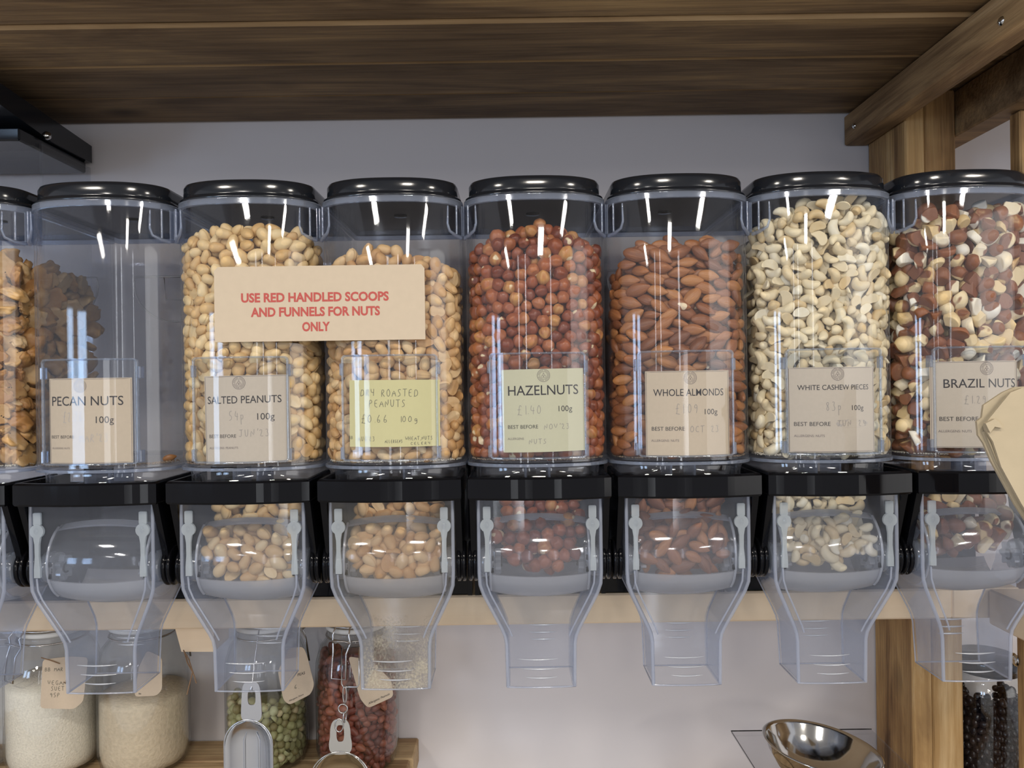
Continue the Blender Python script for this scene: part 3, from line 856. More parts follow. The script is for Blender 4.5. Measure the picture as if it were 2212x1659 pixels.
# ------------------------------------------------------------------ lettering
def text_mesh(txt, size, bold=0.0, align='LEFT', xs=1.0):
    cu = bpy.data.curves.new('t', 'FONT')
    cu.body = txt
    cu.size = size
    cu.align_x = align
    cu.offset = bold
    cu.resolution_u = 3
    to = bpy.data.objects.new('t', cu)
    C.objects.link(to)
    me = bpy.data.meshes.new_from_object(to)
    v = [(p.co.x * xs, p.co.y) for p in me.vertices]
    f = [tuple(p.vertices) for p in me.polygons]
    bpy.data.objects.remove(to); bpy.data.curves.remove(cu); bpy.data.meshes.remove(me)
    return v, f

def put_text(mb, txt, x, z, width, y, bold=0.0, height=None, align='L'):
    """text baseline-left at (x, z), scaled to the given width; front is -Y"""
    v, f = text_mesh(txt, 1.0, bold)
    x0 = min(p[0] for p in v); x1 = max(p[0] for p in v)
    y1 = max(p[1] for p in v)
    k = width / (x1 - x0)
    kz = k if height is None else height / y1
    mb.add([(x + (p[0] - x0) * k, y, z + p[1] * kz) for p in v], f, False)

GLY = {  # single-stroke handwriting, each glyph in a 0..1 box
 'A': [[(0, 0), (.45, 1), (.85, 0)], [(.15, .38), (.75, .42)]], 'B': [[(.05, 0), (.1, 1), (.6, .9), (.6, .6), (.15, .5), (.7, .4), (.65, .05), (.05, 0)]],
 'C': [[(.75, .85), (.4, 1), (.05, .55), (.2, .05), (.75, .1)]], 'D': [[(.1, 0), (.15, 1), (.7, .8), (.85, .4), (.6, .05), (.0, 0)]],
 'E': [[(.7, .95), (.15, .95), (.1, 0), (.7, .02)], [(.12, .5), (.6, .52)]], 'G': [[(.75, .85), (.35, 1), (.05, .5), (.3, .0), (.7, .1), (.7, .45), (.45, .45)]],
 'H': [[(.1, 1), (.1, 0)], [(.7, 1), (.7, 0)], [(.1, .5), (.7, .5)]], 'J': [[(.1, .95), (.8, 1)], [(.5, 1), (.5, .15), (.3, 0), (.05, .15)]],
 'K': [[(.1, 1), (.1, 0)], [(.7, 1), (.15, .5), (.75, 0)]], 'L': [[(.1, 1), (.1, 0), (.65, .02)]], 'M': [[(.0, 0), (.1, 1), (.4, .3), (.7, 1), (.85, 0)]],
 'N': [[(.05, 0), (.1, 1), (.65, 0), (.7, 1)]], 'O': [[(.45, 1), (.08, .75), (.08, .2), (.4, 0), (.75, .25), (.75, .75), (.45, 1)]],
 'P': [[(.1, 0), (.15, 1), (.65, .95), (.7, .6), (.15, .45)]], 'R': [[(.1, 0), (.15, 1), (.65, .9), (.6, .55), (.15, .48), (.75, 0)]],
 'S': [[(.7, .9), (.35, 1), (.12, .75), (.6, .4), (.6, .1), (.05, .02)]], 'T': [[(.0, .97), (.85, 1)], [(.42, 1), (.4, 0)]],
 'U': [[(.08, 1), (.1, .2), (.35, 0), (.65, .2), (.7, 1)]], 'V': [[(.05, 1), (.38, 0), (.75, 1)]], 'W': [[(.0, 1), (.2, 0), (.45, .7), (.65, 0), (.9, 1)]],
 'Y': [[(.05, 1), (.1, .5), (.6, .5)], [(.65, 1), (.6, 0)]], '£': [[(.75, .9), (.5, 1.1), (.35, .8), (.35, .1), (.05, -.1), (.25, .0), (.8, -.1)], [(.1, .5), (.6, .55)]],
 '0': [[(.4, 1), (.1, .7), (.1, .2), (.4, 0), (.7, .3), (.65, .8), (.4, 1)]], '1': [[(.35, 1), (.35, 0)]], '2': [[(.1, .8), (.4, 1), (.65, .75), (.1, .02), (.75, .05)]],
 '3': [[(.1, .95), (.65, 1), (.3, .6), (.65, .35), (.45, 0), (.05, .08)]], '4': [[(.3, 1), (.1, .4), (.75, .42)], [(.6, .8), (.55, 0)]],
 '5': [[(.7, 1), (.2, .98), (.15, .55), (.6, .5), (.6, .1), (.1, .0)]], '6': [[(.5, 1), (.1, .4), (.2, 0), (.6, .1), (.6, .4), (.12, .35)]],
 '7': [[(.05, .98), (.7, 1), (.25, 0)]], '8': [[(.4, .5), (.1, .8), (.4, 1), (.65, .8), (.1, .25), (.35, 0), (.65, .2), (.4, .5)]],
 '9': [[(.6, .6), (.2, .5), (.15, .85), (.5, 1), (.65, .6), (.5, 0)]], 'g': [[(.6, .5), (.2, .6), (.15, .2), (.5, .15), (.6, .6), (.6, -.25), (.15, -.3)]],
 'p': [[(.15, .6), (.2, -.45)], [(.15, .5), (.5, .62), (.6, .3), (.4, .1), (.18, .15)]], "'": [[(.3, 1.1), (.25, .8)]], '.': [[(.2, .05), (.28, .08)]],
 ',': [[(.25, .1), (.15, -.15)]], ':': [[(.2, .1), (.25, .12)], [(.2, .6), (.25, .62)]], ' ': []}

def handwrite(mb, txt, x, z, h, y, wd=0.00045, adv=0.92, slope=0.0, rnd=0.06, slant=0.0, width=None):
    cx = x
    if width:
        adv = width / (1.15 * sum(h * 0.8 * (0.45 if c_ in "1'.,:" else 1.0) for c_ in txt))
    gx = min(1.15, adv) if width else 1.0
    for chx in txt:
        w0 = h * 0.8 * (0.45 if chx in "1'.,:" else 1.0)
        for st in GLY.get(chx, []):
            jit = lambda: R_.uniform(-rnd, rnd) * h * 0.5
            pts = [(cx + (a + slant * b) * h * 0.8 * gx + jit() * .6, z + b * h + slope * (cx - x) + jit() * .6) for a, b in st]
            # smooth a bit
            sm = [pts[0]]
            for i in range(len(pts) - 1):
                p0, p1 = pts[i], pts[i + 1]
                sm.append(((p0[0] * .5 + p1[0] * .5), (p0[1] * .5 + p1[1] * .5)))
                sm.append(p1)
            if len(pts) > 2:
                s2_ = [sm[0]]
                for i in range(1, len(sm) - 1):
                    s2_.append(((sm[i - 1][0] + 2 * sm[i][0] + sm[i + 1][0]) / 4, (sm[i - 1][1] + 2 * sm[i][1] + sm[i + 1][1]) / 4))
                s2_.append(sm[-1]); sm = s2_
            vs_, fs = [], []
            for i, p in enumerate(sm):
                a = sm[max(0, i - 1)]; b = sm[min(len(sm) - 1, i + 1)]
                dx, dz = b[0] - a[0], b[1] - a[1]
                l = math.hypot(dx, dz) or 1
                nx, nz = -dz / l * wd / 2, dx / l * wd / 2
                vs_ += [(p[0] + nx, y, p[1] + nz), (p[0] - nx, y, p[1] - nz)]
            for i in range(len(sm) - 1):
                fs.append((2 * i, 2 * i + 1, 2 * i + 3, 2 * i + 2))
            mb.add(vs_, fs, False)
        cx += w0 * adv * 1.15
    return cx

def strip(mb, pts, wd, y, closed=False):
    vs_, fs = [], []
    n = len(pts)
    for i, p in enumerate(pts):
        a = pts[(i - 1) % n] if (closed or i > 0) else p
        b = pts[(i + 1) % n] if (closed or i < n - 1) else p
        dx, dz = b[0] - a[0], b[1] - a[1]
        l = math.hypot(dx, dz) or 1
        nx, nz = -dz / l * wd / 2, dx / l * wd / 2
        vs_ += [(p[0] + nx, y, p[1] + nz), (p[0] - nx, y, p[1] - nz)]
    for i in range(n if closed else n - 1):
        j = (i + 1) % n
        fs.append((2 * i, 2 * i + 1, 2 * j + 1, 2 * j))
    mb.add(vs_, fs, False)

def logo(mb, cx, cz, r, y):
    def circ(rr, n=36, c=(0, 0)): return [(cx + c[0] + rr * math.cos(2 * PI * i / n), cz + c[1] + rr * math.sin(2 * PI * i / n)) for i in range(n)]
    strip(mb, circ(r), r * 0.07, y, True)
    strip(mb, circ(r * 0.62), r * 0.05, y, True)
    # worn lettering round the ring: illegible short ticks
    for i in range(30):
        a = 2 * PI * (i + 0.3) / 30
        if i % 8 == 7: continue
        p0 = (cx + r * 0.72 * math.cos(a), cz + r * 0.72 * math.sin(a)); p1 = (cx + r * 0.88 * math.cos(a + 0.03), cz + r * 0.88 * math.sin(a + 0.03))
        strip(mb, [p0, p1], r * 0.07, y)
    # three sacks and a little scoop in the middle
    for c, rr in (((-0.2, -0.2), 0.19), ((0.2, -0.2), 0.19), ((0, 0.08), 0.17)):
        strip(mb, circ(r * rr, 14, (r * c[0], r * c[1])), r * 0.05, y, True)
    strip(mb, [(cx - 0.08 * r, cz + 0.25 * r), (cx, cz + 0.5 * r), (cx + 0.08 * r, cz + 0.25 * r)], r * 0.05, y)

# ------------------------------------------------------------------ the eight dispensers
BX = [-0.5700, -0.4212, -0.2708, -0.1220, 0.0256, 0.1732, 0.3208, 0.4680]
NAMES = ['walnut', 'pecan', 'salted peanut', 'dry roasted peanut', 'hazelnut', 'almond', 'white cashew', 'brazil nut']
DLAB = ['clear nut dispenser of walnuts cut by the left edge of the picture',
        'almost empty clear nut dispenser behind the pecan nuts label',
        'clear nut dispenser of pale salted peanuts, third from left',
        'clear nut dispenser of dry roasted peanuts with the yellow note and dusty spout',
        'clear nut dispenser full of brown-red hazelnuts, right of the dry roasted peanuts',
        'clear nut dispenser full of whole brown almonds',
        'clear nut dispenser full of pale cashew pieces',
        'clear nut dispenser of mixed brown and white brazil nuts by the paper bag']
proto = make_dispenser()
dusty = make_dispenser(dusty=True)
DISP = []
for i, x in enumerate(BX):
    if i == 3: o = dusty
    elif i == 0: o = proto
    else: o = copy_tree(proto)
    o.location = (x, 0, 1.253)
    o['label'] = DLAB[i]
    o['group'] = 'row of gravity nut dispensers'
    DISP.append(o)

# ------------------------------------------------------------------ label cards
CUR = {'dx': 0.0}
def bb_(o):
    return bend_obj(o, CUR['dx'])
def card(i, px0, px1, py0, py1, mat, name, label, rot=0.0, border=True, lg=True, draw=None):
    Dd = 0.7580
    a, b = P(px0, py0, Dd), P(px1, py1, Dd)
    cx, cz = (a.x + b.x) / 2, (a.z + b.z) / 2
    wv, hv = abs(b.x - a.x), abs(a.z - b.z)
    t = thing(name, (cx, -0.0415, cz), label, 'label')
    t.rotation_euler = (0, rot, 0)
    dx = cx - BX[i]; CUR['dx'] = dx
    mb = MB()
    rr = []
    for k in range(25):
        x = -wv / 2 + wv * k / 24
        yb_ = bend(x + dx) - bend(dx)
        rr.append([(x, yb_, -hv / 2), (x, yb_ + 0.0005, -hv / 2), (x, yb_ + 0.0005, hv / 2), (x, yb_, hv / 2)])
    mb.rings(rr, True, True, True, False)
    mb.build('card', mat, t)
    t.location.y = -0.0424 + bend(dx)
    def T(px, py):  # photograph point -> card plane
        p = P(px, py, Dd); return p.x - cx, p.z - cz
    y = -0.00012
    if border:
        mb = MB(); e = 0.0009
        X_ = [(-wv / 2 + e) + (wv - 2 * e) * k / 16 for k in range(17)]
        strip(mb, [(x, -hv / 2 + e) for x in X_] + [(x, hv / 2 - e) for x in X_[::-1]], 0.0004, y, True)
        bb_(mb.build('border_line', M['ink_soft'], t))
    return t, T, y

def printed(t, T, y, title, tx0, tx1, ty, th, g100=None, bb=None, al=None, alt='ALLERGENS: NUTS', lgp=None, tmat='ink'):
    mb = MB()
    x, z = T(tx0, ty); x1, _ = T(tx1, ty)
    put_text(mb, title, x, z, x1 - x, y, 0.004, height=th * 0.000456)
    if g100:
        x, z = T(g100[0], g100[2]); x1, _ = T(g100[1], g100[2]); put_text(mb, '100g', x, z, x1 - x, y, 0.0)
    if bb:
        x, z = T(bb[0], bb[2]); x1, _ = T(bb[1], bb[2]); put_text(mb, 'BEST BEFORE', x, z, x1 - x, y, 0.0)
    bb_(mb.build('lettering', M[tmat], t))
    if al:
        mb = MB(); x, z = T(al[0], al[2]); x1, _ = T(al[1], al[2]); put_text(mb, alt, x, z, x1 - x, y, 0.0); bb_(mb.build('allergen_line', M['ink_soft'], t))
    if lgp:
        mb = MB(); x, z = T(lgp[0], lgp[1]); logo(mb, x, z, 0.0062, y); bb_(mb.build('round_logo', M['ink_soft'], t))

def hand(t, T, y, items, mat='pencil', wd=0.0005):
    mb = MB()
    for txt, px, px1, py, hp in items:
        x, z = T(px, py); x1, _ = T(px1, py)
        handwrite(mb, txt, x, z, hp * 0.000456, y, wd=wd, width=x1 - x)
    bb_(mb.build('handwriting', M[mat], t))

t, T, y = card(1, 98, 279, 818, 1001, M['kraft'], 'product_label', 'brown card label printed PECAN NUTS in the almost empty dispenser', 0.0)
printed(t, T, y, 'PECAN NUTS', 106, 261, 877, 20, (207, 243, 914), (105, 160, 948), (106, 150, 971), 'ALLERGENS: NUTS', (173, 834))
hand(t, T, y, [('£2.76', 134, 182, 912, 22), ("MAR'23", 172, 236, 955, 17)], 'smudge')
t, T, y = card(2, 438, 622, 812, 1000, M['kraft_grey'], 'product_label', 'brown card label printed SALTED PEANUTS', -0.012)
printed(t, T, y, 'SALTED PEANUTS', 446, 604, 872, 16, (555, 590, 907), (449, 510, 946), (449, 514, 970), 'ALLERGENS: PEANUTS', (517, 827))
hand(t, T, y, [('54p', 494, 532, 908, 20), ("JUN'23", 516, 583, 944, 16)], 'pencil')
t, T, y = card(3, 751, 949, 822, 964, M['yellow'], 'handwritten_note', 'yellow paper note handwritten DRY ROASTED PEANUTS', 0.006, border=False)
hand(t, T, y, [('DRY', 777, 812, 856, 15), ('ROASTED', 823, 905, 857, 16), ('PEANUTS', 796, 879, 880, 16), ('£0.66', 779, 842, 914, 17), ('100g', 863, 906, 912, 13)], 'pencil_dark')
hand(t, T, y, [('BB', 751, 761, 950, 7), ("AUG'23", 772, 812, 954, 10), ('ALLERGENS', 832, 871, 957, 7), ('WHEAT,NUTS', 876, 935, 951, 8), ('CELERY', 887, 931, 961, 6)], 'pencil_dark', 0.0004)
t, T, y = card(4, 1084, 1265, 798, 975, M['khaki'], 'product_label', 'greenish cream card label printed HAZELNUTS', -0.012, border=False)
printed(t, T, y, 'HAZELNUTS', 1098, 1251, 854, 21, (1207, 1237, 889), (1097, 1162, 926), (1096, 1131, 950), 'ALLERGENS', (1175, 811))
hand(t, T, y, [('£1.40', 1117, 1174, 895, 19), ("NOV'23", 1175, 1234, 928, 12), ('NUTS', 1142, 1183, 959, 11)], 'pencil')
t, T, y = card(5, 1396, 1581, 802, 985, M['kraft'], 'product_label', 'brown card label printed WHOLE ALMONDS', 0.0)
printed(t, T, y, 'WHOLE ALMONDS', 1413, 1566, 856, 15, (1523, 1552, 895), (1410, 1479, 931), (1409, 1467, 955), 'ALLERGENS: NUTS', (1491, 816))
hand(t, T, y, [('£1.09', 1459, 1512, 893, 20), ('OCT 23', 1491, 1559, 934, 14)], 'pencil')
t, T, y = card(6, 1708, 1896, 794, 976, M['kraft_grey'], 'product_label', 'brown card label printed WHITE CASHEW PIECES', 0.0)
printed(t, T, y, 'WHITE CASHEW PIECES', 1727, 1880, 843, 11, (1841, 1868, 886), (1721, 1794, 921), (1721, 1782, 945), 'ALLERGENS: NUTS', (1809, 808))
mb = MB(); x, z = T(1842, 915)
mb.add([(x + 0.0165 * math.cos(2 * PI * k / 24) , -0.00006, z + 0.0042 * math.sin(2 * PI * k / 24)) for k in range(24)], [tuple(range(24))], False)
bb_(mb.build('rubbed_patch', M['rubbed'], t))
hand(t, T, y, [('83p', 1784, 1822, 888, 20), ('JUN 24', 1808, 1878, 921, 13)], 'pencil')
t, T, y = card(7, 2021, 2206, 781, 966, M['kraft_grey'], 'product_label', 'brown card label printed BRAZIL NUTS, half behind the paper bag', 0.0)
printed(t, T, y, 'BRAZIL NUTS', 2046, 2198, 838, 19, None, (2039, 2113, 910), (2037, 2100, 935), 'ALLERGENS: NUTS', (2131, 796))
hand(t, T, y, [('£1.29', 2085, 2134, 872, 17), ('MAR', 2135, 2170, 910, 12)], 'pencil')

# the notice across two dispensers
Ds = 0.7610
pa, pb = P(462, 577, Ds), P(919, 733, Ds)
cx, cz = (pa.x + pb.x) / 2, (pa.z + pb.z) / 2
sg = thing('notice_card', (cx, -0.0385, cz), 'brown card notice in red letters across the two peanut dispensers', 'sign')
sg.rotation_euler = (0, 0.0, 0)
wv, hv = pb.x - pa.x, pa.z - pb.z
mb = MB(); k = 0.004
mb.prism([(-wv / 2, -hv / 2), (wv / 2, -hv / 2), (wv / 2, hv / 2 - k), (wv / 2 - k * .8, hv / 2), (-wv / 2 + k, hv / 2), (-wv / 2, hv / 2 - k)], -0.0006, 0.0002)
mb.build('card', M['kraft_sign'], sg)
mb = MB()
for txt, x0, x1, yb in (('USE RED HANDLED SCOOPS', 521, 840, 653), ('AND FUNNELS FOR NUTS', 542, 821, 684), ('ONLY', 653, 713, 715)):
    a, b = P(x0, yb, Ds), P(x1, yb, Ds)
    vv, ff = text_mesh(txt, 1.0, 0.036)
    u0 = min(p[0] for p in vv); u1 = max(p[0] for p in vv); h1 = max(p[1] for p in vv)
    kk = (b.x - a.x) / (u1 - u0); hh = 19.5 * Ds / F_PX / h1
    dzr = (b.z - a.z) / (u1 - u0)
    mb.add([(a.x - cx + (p[0] - u0) * kk, -0.00075, a.z - cz + p[1] * hh) for p in vv], ff, False)
mb.build('lettering', M['redink'], sg)

# ------------------------------------------------------------------ nuts
def ico(sub):
    t = (1 + 5 ** .5) / 2
    v = np.array([(-1, t, 0), (1, t, 0), (-1, -t, 0), (1, -t, 0), (0, -1, t), (0, 1, t), (0, -1, -t), (0, 1, -t), (t, 0, -1), (t, 0, 1), (-t, 0, -1), (-t, 0, 1)], float)
    v /= np.linalg.norm(v[0])
    f = [(0, 11, 5), (0, 5, 1), (0, 1, 7), (0, 7, 10), (0, 10, 11), (1, 5, 9), (5, 11, 4), (11, 10, 2), (10, 7, 6), (7, 1, 8), (3, 9, 4), (3, 4, 2), (3, 2, 6), (3, 6, 8), (3, 8, 9), (4, 9, 5), (2, 4, 11), (6, 2, 10), (8, 6, 7), (9, 8, 1)]
    v = list(map(tuple, v))
    for _ in range(sub):
        cache = {}
        def mid(a, b):
            k_ = (min(a, b), max(a, b))
            if k_ not in cache:
                p = np.array(v[a]) + np.array(v[b]); p /= np.linalg.norm(p)
                cache[k_] = len(v); v.append(tuple(p))
            return cache[k_]
        nf = []
        for a, b, c in f:
            ab, bc, ca = mid(a, b), mid(b, c), mid(c, a)
            nf += [(a, ab, ca), (b, bc, ab), (c, ca, bc), (ab, bc, ca)]
        f = nf
    return np.array(v), np.array(f, dtype=np.int32)
ICO2, ICO3 = ico(2), ico(3)

def lump(p, freq, seed):
    a = np.sin(p[:, 0] * freq + seed) * np.cos(p[:, 1] * freq * 1.3 + seed * 2.1) + np.sin(p[:, 2] * freq * 0.9 - seed * 1.7) * np.cos(p[:, 0] * freq * 1.1 + seed)
    return a * 0.5

def sh_peanut(p, s, ax=(0.0086, 0.0056, 0.0058)):
    q = p.copy(); half = (s % 4 == 3)
    tz = 1 - 0.16 * p[:, 0] - 0.10 * np.exp(-(p[:, 0] / 0.35) ** 2) * (s % 3 == 1)
    q[:, 1] *= tz; q[:, 2] *= tz
    seam = 1 - 0.10 * np.exp(-(p[:, 1] / 0.12) ** 2)
    q *= seam[:, None]
    q *= (1 + 0.04 * lump(p, 3, s))[:, None]
    if half:
        fl = -0.12
        q[:, 1] = np.maximum(q[:, 1], fl + 0.22 * np.exp(-(p[:, 2] / 0.4) ** 2) * (q[:, 1] < fl) * -1 * 0.5)
        q[:, 2] *= 1.08; q[:, 0] *= 1.08
    return q * np.array(ax)
def sh_hazel(p, s):
    q = p.copy()
    tip = np.clip(p[:, 0], 0, 1) ** 3
    q[:, 0] += 0.22 * tip
    q[:, 1] *= 1 - 0.22 * tip; q[:, 2] *= 1 - 0.22 * tip
    q[:, 0] = np.maximum(q[:, 0], -0.82)
    q *= (1 + 0.035 * np.sin(np.arctan2(p[:, 1], p[:, 2]) * (5 + s % 3) + s) * (1 - p[:, 0] ** 2) + 0.02 * lump(p, 4, s))[:, None]
    return q * np.array((0.0070, 0.0066, 0.0068)) * (0.92 + 0.05 * (s % 4))
def sh_almond(p, s):
    q = p.copy()
    w0 = np.where(p[:, 0] > 0, 1 - 0.38 * p[:, 0] ** 1.6 * (p[:, 0] > 0), 1 - 0.05 * p[:, 0] ** 2)
    w0 = np.nan_to_num(w0, nan=1.0)
    q[:, 1] *= w0; q[:, 2] *= w0
    ang = np.arctan2(p[:, 1], p[:, 2])
    q[:, 1:] *= (1 + 0.03 * np.sin(ang * 17 + s + 2 * p[:, 0]))[:, None]
    q[:, 0] += 0.06 * np.clip(p[:, 0], 0, 1) ** 8
    return q * np.array((0.0116, 0.0042, 0.0061)) * (0.9 + 0.06 * (s % 4))
def sh_cashew(p, s):
    q = p.copy()
    k_ = s % 6
    L_ = [1.0, 0.95, 0.55, 1.05, 0.7, 0.9][k_]
    fat = 1 + 0.12 * p[:, 0]
    ax = np.array((0.0108 * L_, 0.0036 if k_ in (1, 4) else 0.0048, 0.0048))
    q[:, 1] *= fat; q[:, 2] *= fat
    q = q * ax
    if k_ in (1, 4, 5):
        q[:, 1] = np.maximum(q[:, 1], -0.0008)
    if k_ in (2,):
        q[:, 0] = np.clip(q[:, 0], -0.0035, 0.006)
    th = q[:, 0] / 0.0075
    rr = 0.0075 + q[:, 2]
    x = rr * np.sin(th); z = rr * np.cos(th) - 0.0075
    return np.stack([x, q[:, 1], z + 0.001], 1) * (1 + 0.03 * lump(p, 5, s))[:, None]
def sh_brazil(p, s):
    rg = np.random.default_rng(100 + s)
    q = p * np.array((0.0102, 0.0078, 0.0082)) * (0.85 + 0.3 * rg.random())
    for k_ in range(3 + s % 3):
        n = rg.normal(size=3); n /= np.linalg.norm(n)
        d = (0.35 + 0.45 * rg.random()) * 0.0085
        dist = q @ n - d
        q = q - np.outer(np.clip(dist, 0, None), n)
    return q * (1 + 0.015 * lump(p, 6, s))[:, None]
def sh_walnut(p, s):
    ang = np.arctan2(p[:, 2], p[:, 0])
    r = 1 + 0.10 * np.sin(ang * 5 + s + 2.5 * p[:, 1]) * np.abs(np.cos(p[:, 1] * 2)) + 0.12 * lump(p, 7, s) + 0.06 * lump(p, 13, s * 2)
    r -= 0.32 * np.exp(-(p[:, 0] / 0.10) ** 2) * (np.abs(p[:, 2]) > 0.25)
    q = p * r[:, None]
    q[:, 1] = np.maximum(q[:, 1], -0.35)
    sc = [1, 1, 0.7, 0.85][s % 4]
    return q * np.array((0.0125, 0.0078, 0.0130)) * sc
def sh_red(p, s):
    return sh_peanut(p, (s % 3), (0.0075, 0.0047, 0.0050))
def sh_pea(p, s):
    q = p * (1 + 0.06 * lump(p, 3, s))[:, None]
    if s % 3 == 2: q[:, 1] = np.maximum(q[:, 1], -0.05)
    return q * np.array((0.0056, 0.0052, 0.0054))
def sh_bean(p, s):
    return p * (1 + 0.08 * lump(p, 3, s))[:, None] * np.array((0.0060, 0.0048, 0.0050))

def tri_mesh(name, V, Fc, mat, smooth=True):
    me = bpy.data.meshes.new(name)
    me.vertices.add(len(V)); me.vertices.foreach_set('co', np.asarray(V, 'f').ravel())
    me.loops.add(len(Fc) * 3); me.loops.foreach_set('vertex_index', np.asarray(Fc, 'i').ravel())
    me.polygons.add(len(Fc))
    me.polygons.foreach_set('loop_start', np.arange(0, len(Fc) * 3, 3, dtype='i'))
    me.polygons.foreach_set('use_smooth', np.full(len(Fc), smooth))
    me.materials.append(mat)
    me.update(calc_edges=True)
    return me

KIND = {}
def kind(name, fn, mat, nvar, axes, ang_sd, tilt_sd):
    KIND[name] = dict(fn=fn, mat=M[mat], hi=[tri_mesh(name, fn(ICO3[0], s), ICO3[1], M[mat]) for s in range(nvar)],
                      lo=[fn(ICO2[0], s) for s in range(nvar)], axes=np.array(axes), ang=ang_sd, tilt=tilt_sd)
kind('peanut', sh_peanut, 'peanut', 6, (0.0080, 0.0055, 0.0058), 0.9, 0.35)
kind('roasted_peanut', sh_peanut, 'peanut_dry', 8, (0.0079, 0.0054, 0.0056), 1.1, 0.45)
kind('hazelnut', sh_hazel, 'hazelnut', 6, (0.0066, 0.0064, 0.0066), 9.0, 9.0)
kind('almond', sh_almond, 'almond', 6, (0.0106, 0.0048, 0.0058), 0.42, 0.25)
kind('cashew_piece', sh_cashew, 'cashew', 12, (0.0086, 0.0046, 0.0054), 0.9, 0.4)
kind('brazil_nut_piece', sh_brazil, 'brazil', 14, (0.0082, 0.0068, 0.0072), 9.0, 9.0)
kind('walnut_piece', sh_walnut, 'walnut', 8, (0.0108, 0.0085, 0.0105), 9.0, 0.6)
kind('red_peanut', sh_red, 'redpeanut', 4, (0.0069, 0.0049, 0.0050), 0.9, 0.5)
kind('green_pea', sh_pea, 'pea', 5, (0.0054, 0.0052, 0.0053), 9, 9)
kind('dark_bean', sh_bean, 'bean', 4, (0.0056, 0.0048, 0.0050), 9, 9)

def pack(axes, u0, u1, depth, z0, ztop, it=70, dens=0.66):
    """ellipsoids with the given half axes settled in a slab; returns u, d, z"""
    zt_max = max(ztop(u0 + (u1 - u0) * i / 10, dd) for i in range(11) for dd in (0, depth))
    V = (u1 - u0) * depth * (zt_max - z0)
    n = int(V / (4 / 3 * PI * axes.prod()) * dens)
    S = np.array([axes[0], axes[1], axes[2]])
    lo = np.array([u0, 0, z0]) / S + 0.95
    hi = np.array([u1, depth, zt_max]) / S - np.array([0.95, 0.95, 0])
    p = lo + NP.random((n, 3)) * (hi - lo)
    for k_ in range(it):
        p = p[np.argsort(p[:, 2])]
        mv = np.zeros_like(p)
        K = int(max(6, n * 2.0 / (hi[2] - lo[2]) * 1.15))
        for j in range(1, min(K, n - 1)):
            dlt = p[j:] - p[:-j]
            dist = np.sqrt((dlt ** 2).sum(1)) + 1e-6
            ov = np.clip(2.0 - dist, 0, None) * 0.5 * 0.5 / dist
            m_ = dlt * ov[:, None]
            mv[j:] += m_; mv[:-j] -= m_
        p += mv * 0.9
        p[:, 2] -= 0.03 if k_ < it * 0.8 else 0
        p = np.clip(p, lo, hi)
    p = p * S
    keep = np.array([z < ztop(u, d) for u, d, z in p])
    return p[keep]

# wall-following coordinates of a dispenser's inner front
_w = HW - 0.0024
_pp = [( -_w, 0.158)] + [(x, y) for x, y in dprof(_w, YC, SG - 0.0024, YB, n=80)[:81]] + [(_w, 0.158)]
_pp = np.array(_pp)
_s = np.concatenate([[0], np.cumsum(np.linalg.norm(np.diff(_pp, axis=0), axis=1))]); _s -= _s[-1] / 2
def wall_pt(u):
    x = np.interp(u, _s, _pp[:, 0]); y = np.interp(u, _s, _pp[:, 1])
    e = 0.004
    tx = np.interp(u + e, _s, _pp[:, 0]) - np.interp(u - e, _s, _pp[:, 0]); ty = np.interp(u + e, _s, _pp[:, 1]) - np.interp(u - e, _s, _pp[:, 1])
    l = math.hypot(tx, ty)
    return x, y, tx / l, ty / l

def orient(kd, T3, rg):
    """rotation matrix columns: long axis, depth axis, up axis"""
    K_ = KIND[kd]
    if K_['ang'] > 3:
        a = rg.uniform(0, 2 * PI)
    else:
        a = rg.gauss(0, K_['ang'])
    base = np.array(T3).T  # columns tangent, inward normal, up
    ca, sa = math.cos(a), math.sin(a)
    ry = np.array([[ca, 0, sa], [0, 1, 0], [-sa, 0, ca]])
    if K_['tilt'] > 3:
        e = Euler((rg.uniform(0, 6.28), rg.uniform(0, 6.28), rg.uniform(0, 6.28))).to_matrix()
        return base @ np.array(e)
    b, c = rg.gauss(0, K_['tilt']), rg.gauss(0, K_['tilt'])
    e = Euler((b, 0, c)).to_matrix()
    flip = np.diag([1, -1, -1]) if rg.random() < .5 else np.eye(3)
    return base @ np.array(e) @ ry @ flip

def emit(kd, items, n_ind, label, cat, group, stuff_name, stuff_label, core=None, jitter=0.12):
    """items: (position, rotation 3x3, priority); the n_ind of lowest priority become objects of their own"""
    rg = random.Random(hash(group) % 1000 if False else len(group) * 31 + len(items))
    items.sort(key=lambda t_: t_[2])
    K_ = KIND[kd]
    VV, FF, off = [], [], 0
    f2 = ICO2[1]
    for i, (pos, rot, pr) in enumerate(items):
        s = rg.randrange(len(K_['hi']))
        sc = 1 + rg.uniform(-jitter, jitter)
        if i < n_ind:
            o = bpy.data.objects.new(kd, K_['hi'][s])
            m4 = Matrix([[rot[r][c] * sc for c in range(3)] + [pos[r]] for r in range(3)] + [[0, 0, 0, 1]])
            o.matrix_world = m4
            tag(o, label, cat, group)
            C.objects.link(o)
        else:
            VV.append((K_['lo'][s] * sc) @ np.array(rot).T + np.array(pos))
            FF.append(f2 + off); off += len(ICO2[0])
    if core is not None:
        cv, cf = core
        VV.append(np.array(cv)); FF.append(np.array(cf) + off); off += len(cv)
    if VV:
        me = tri_mesh(stuff_name, np.concatenate(VV), np.concatenate(FF), K_['mat'])
        o = bpy.data.objects.new(stuff_name, me)
        C.objects.link(o)
        tag(o, stuff_label, cat, None, 'stuff')
    return len(items)

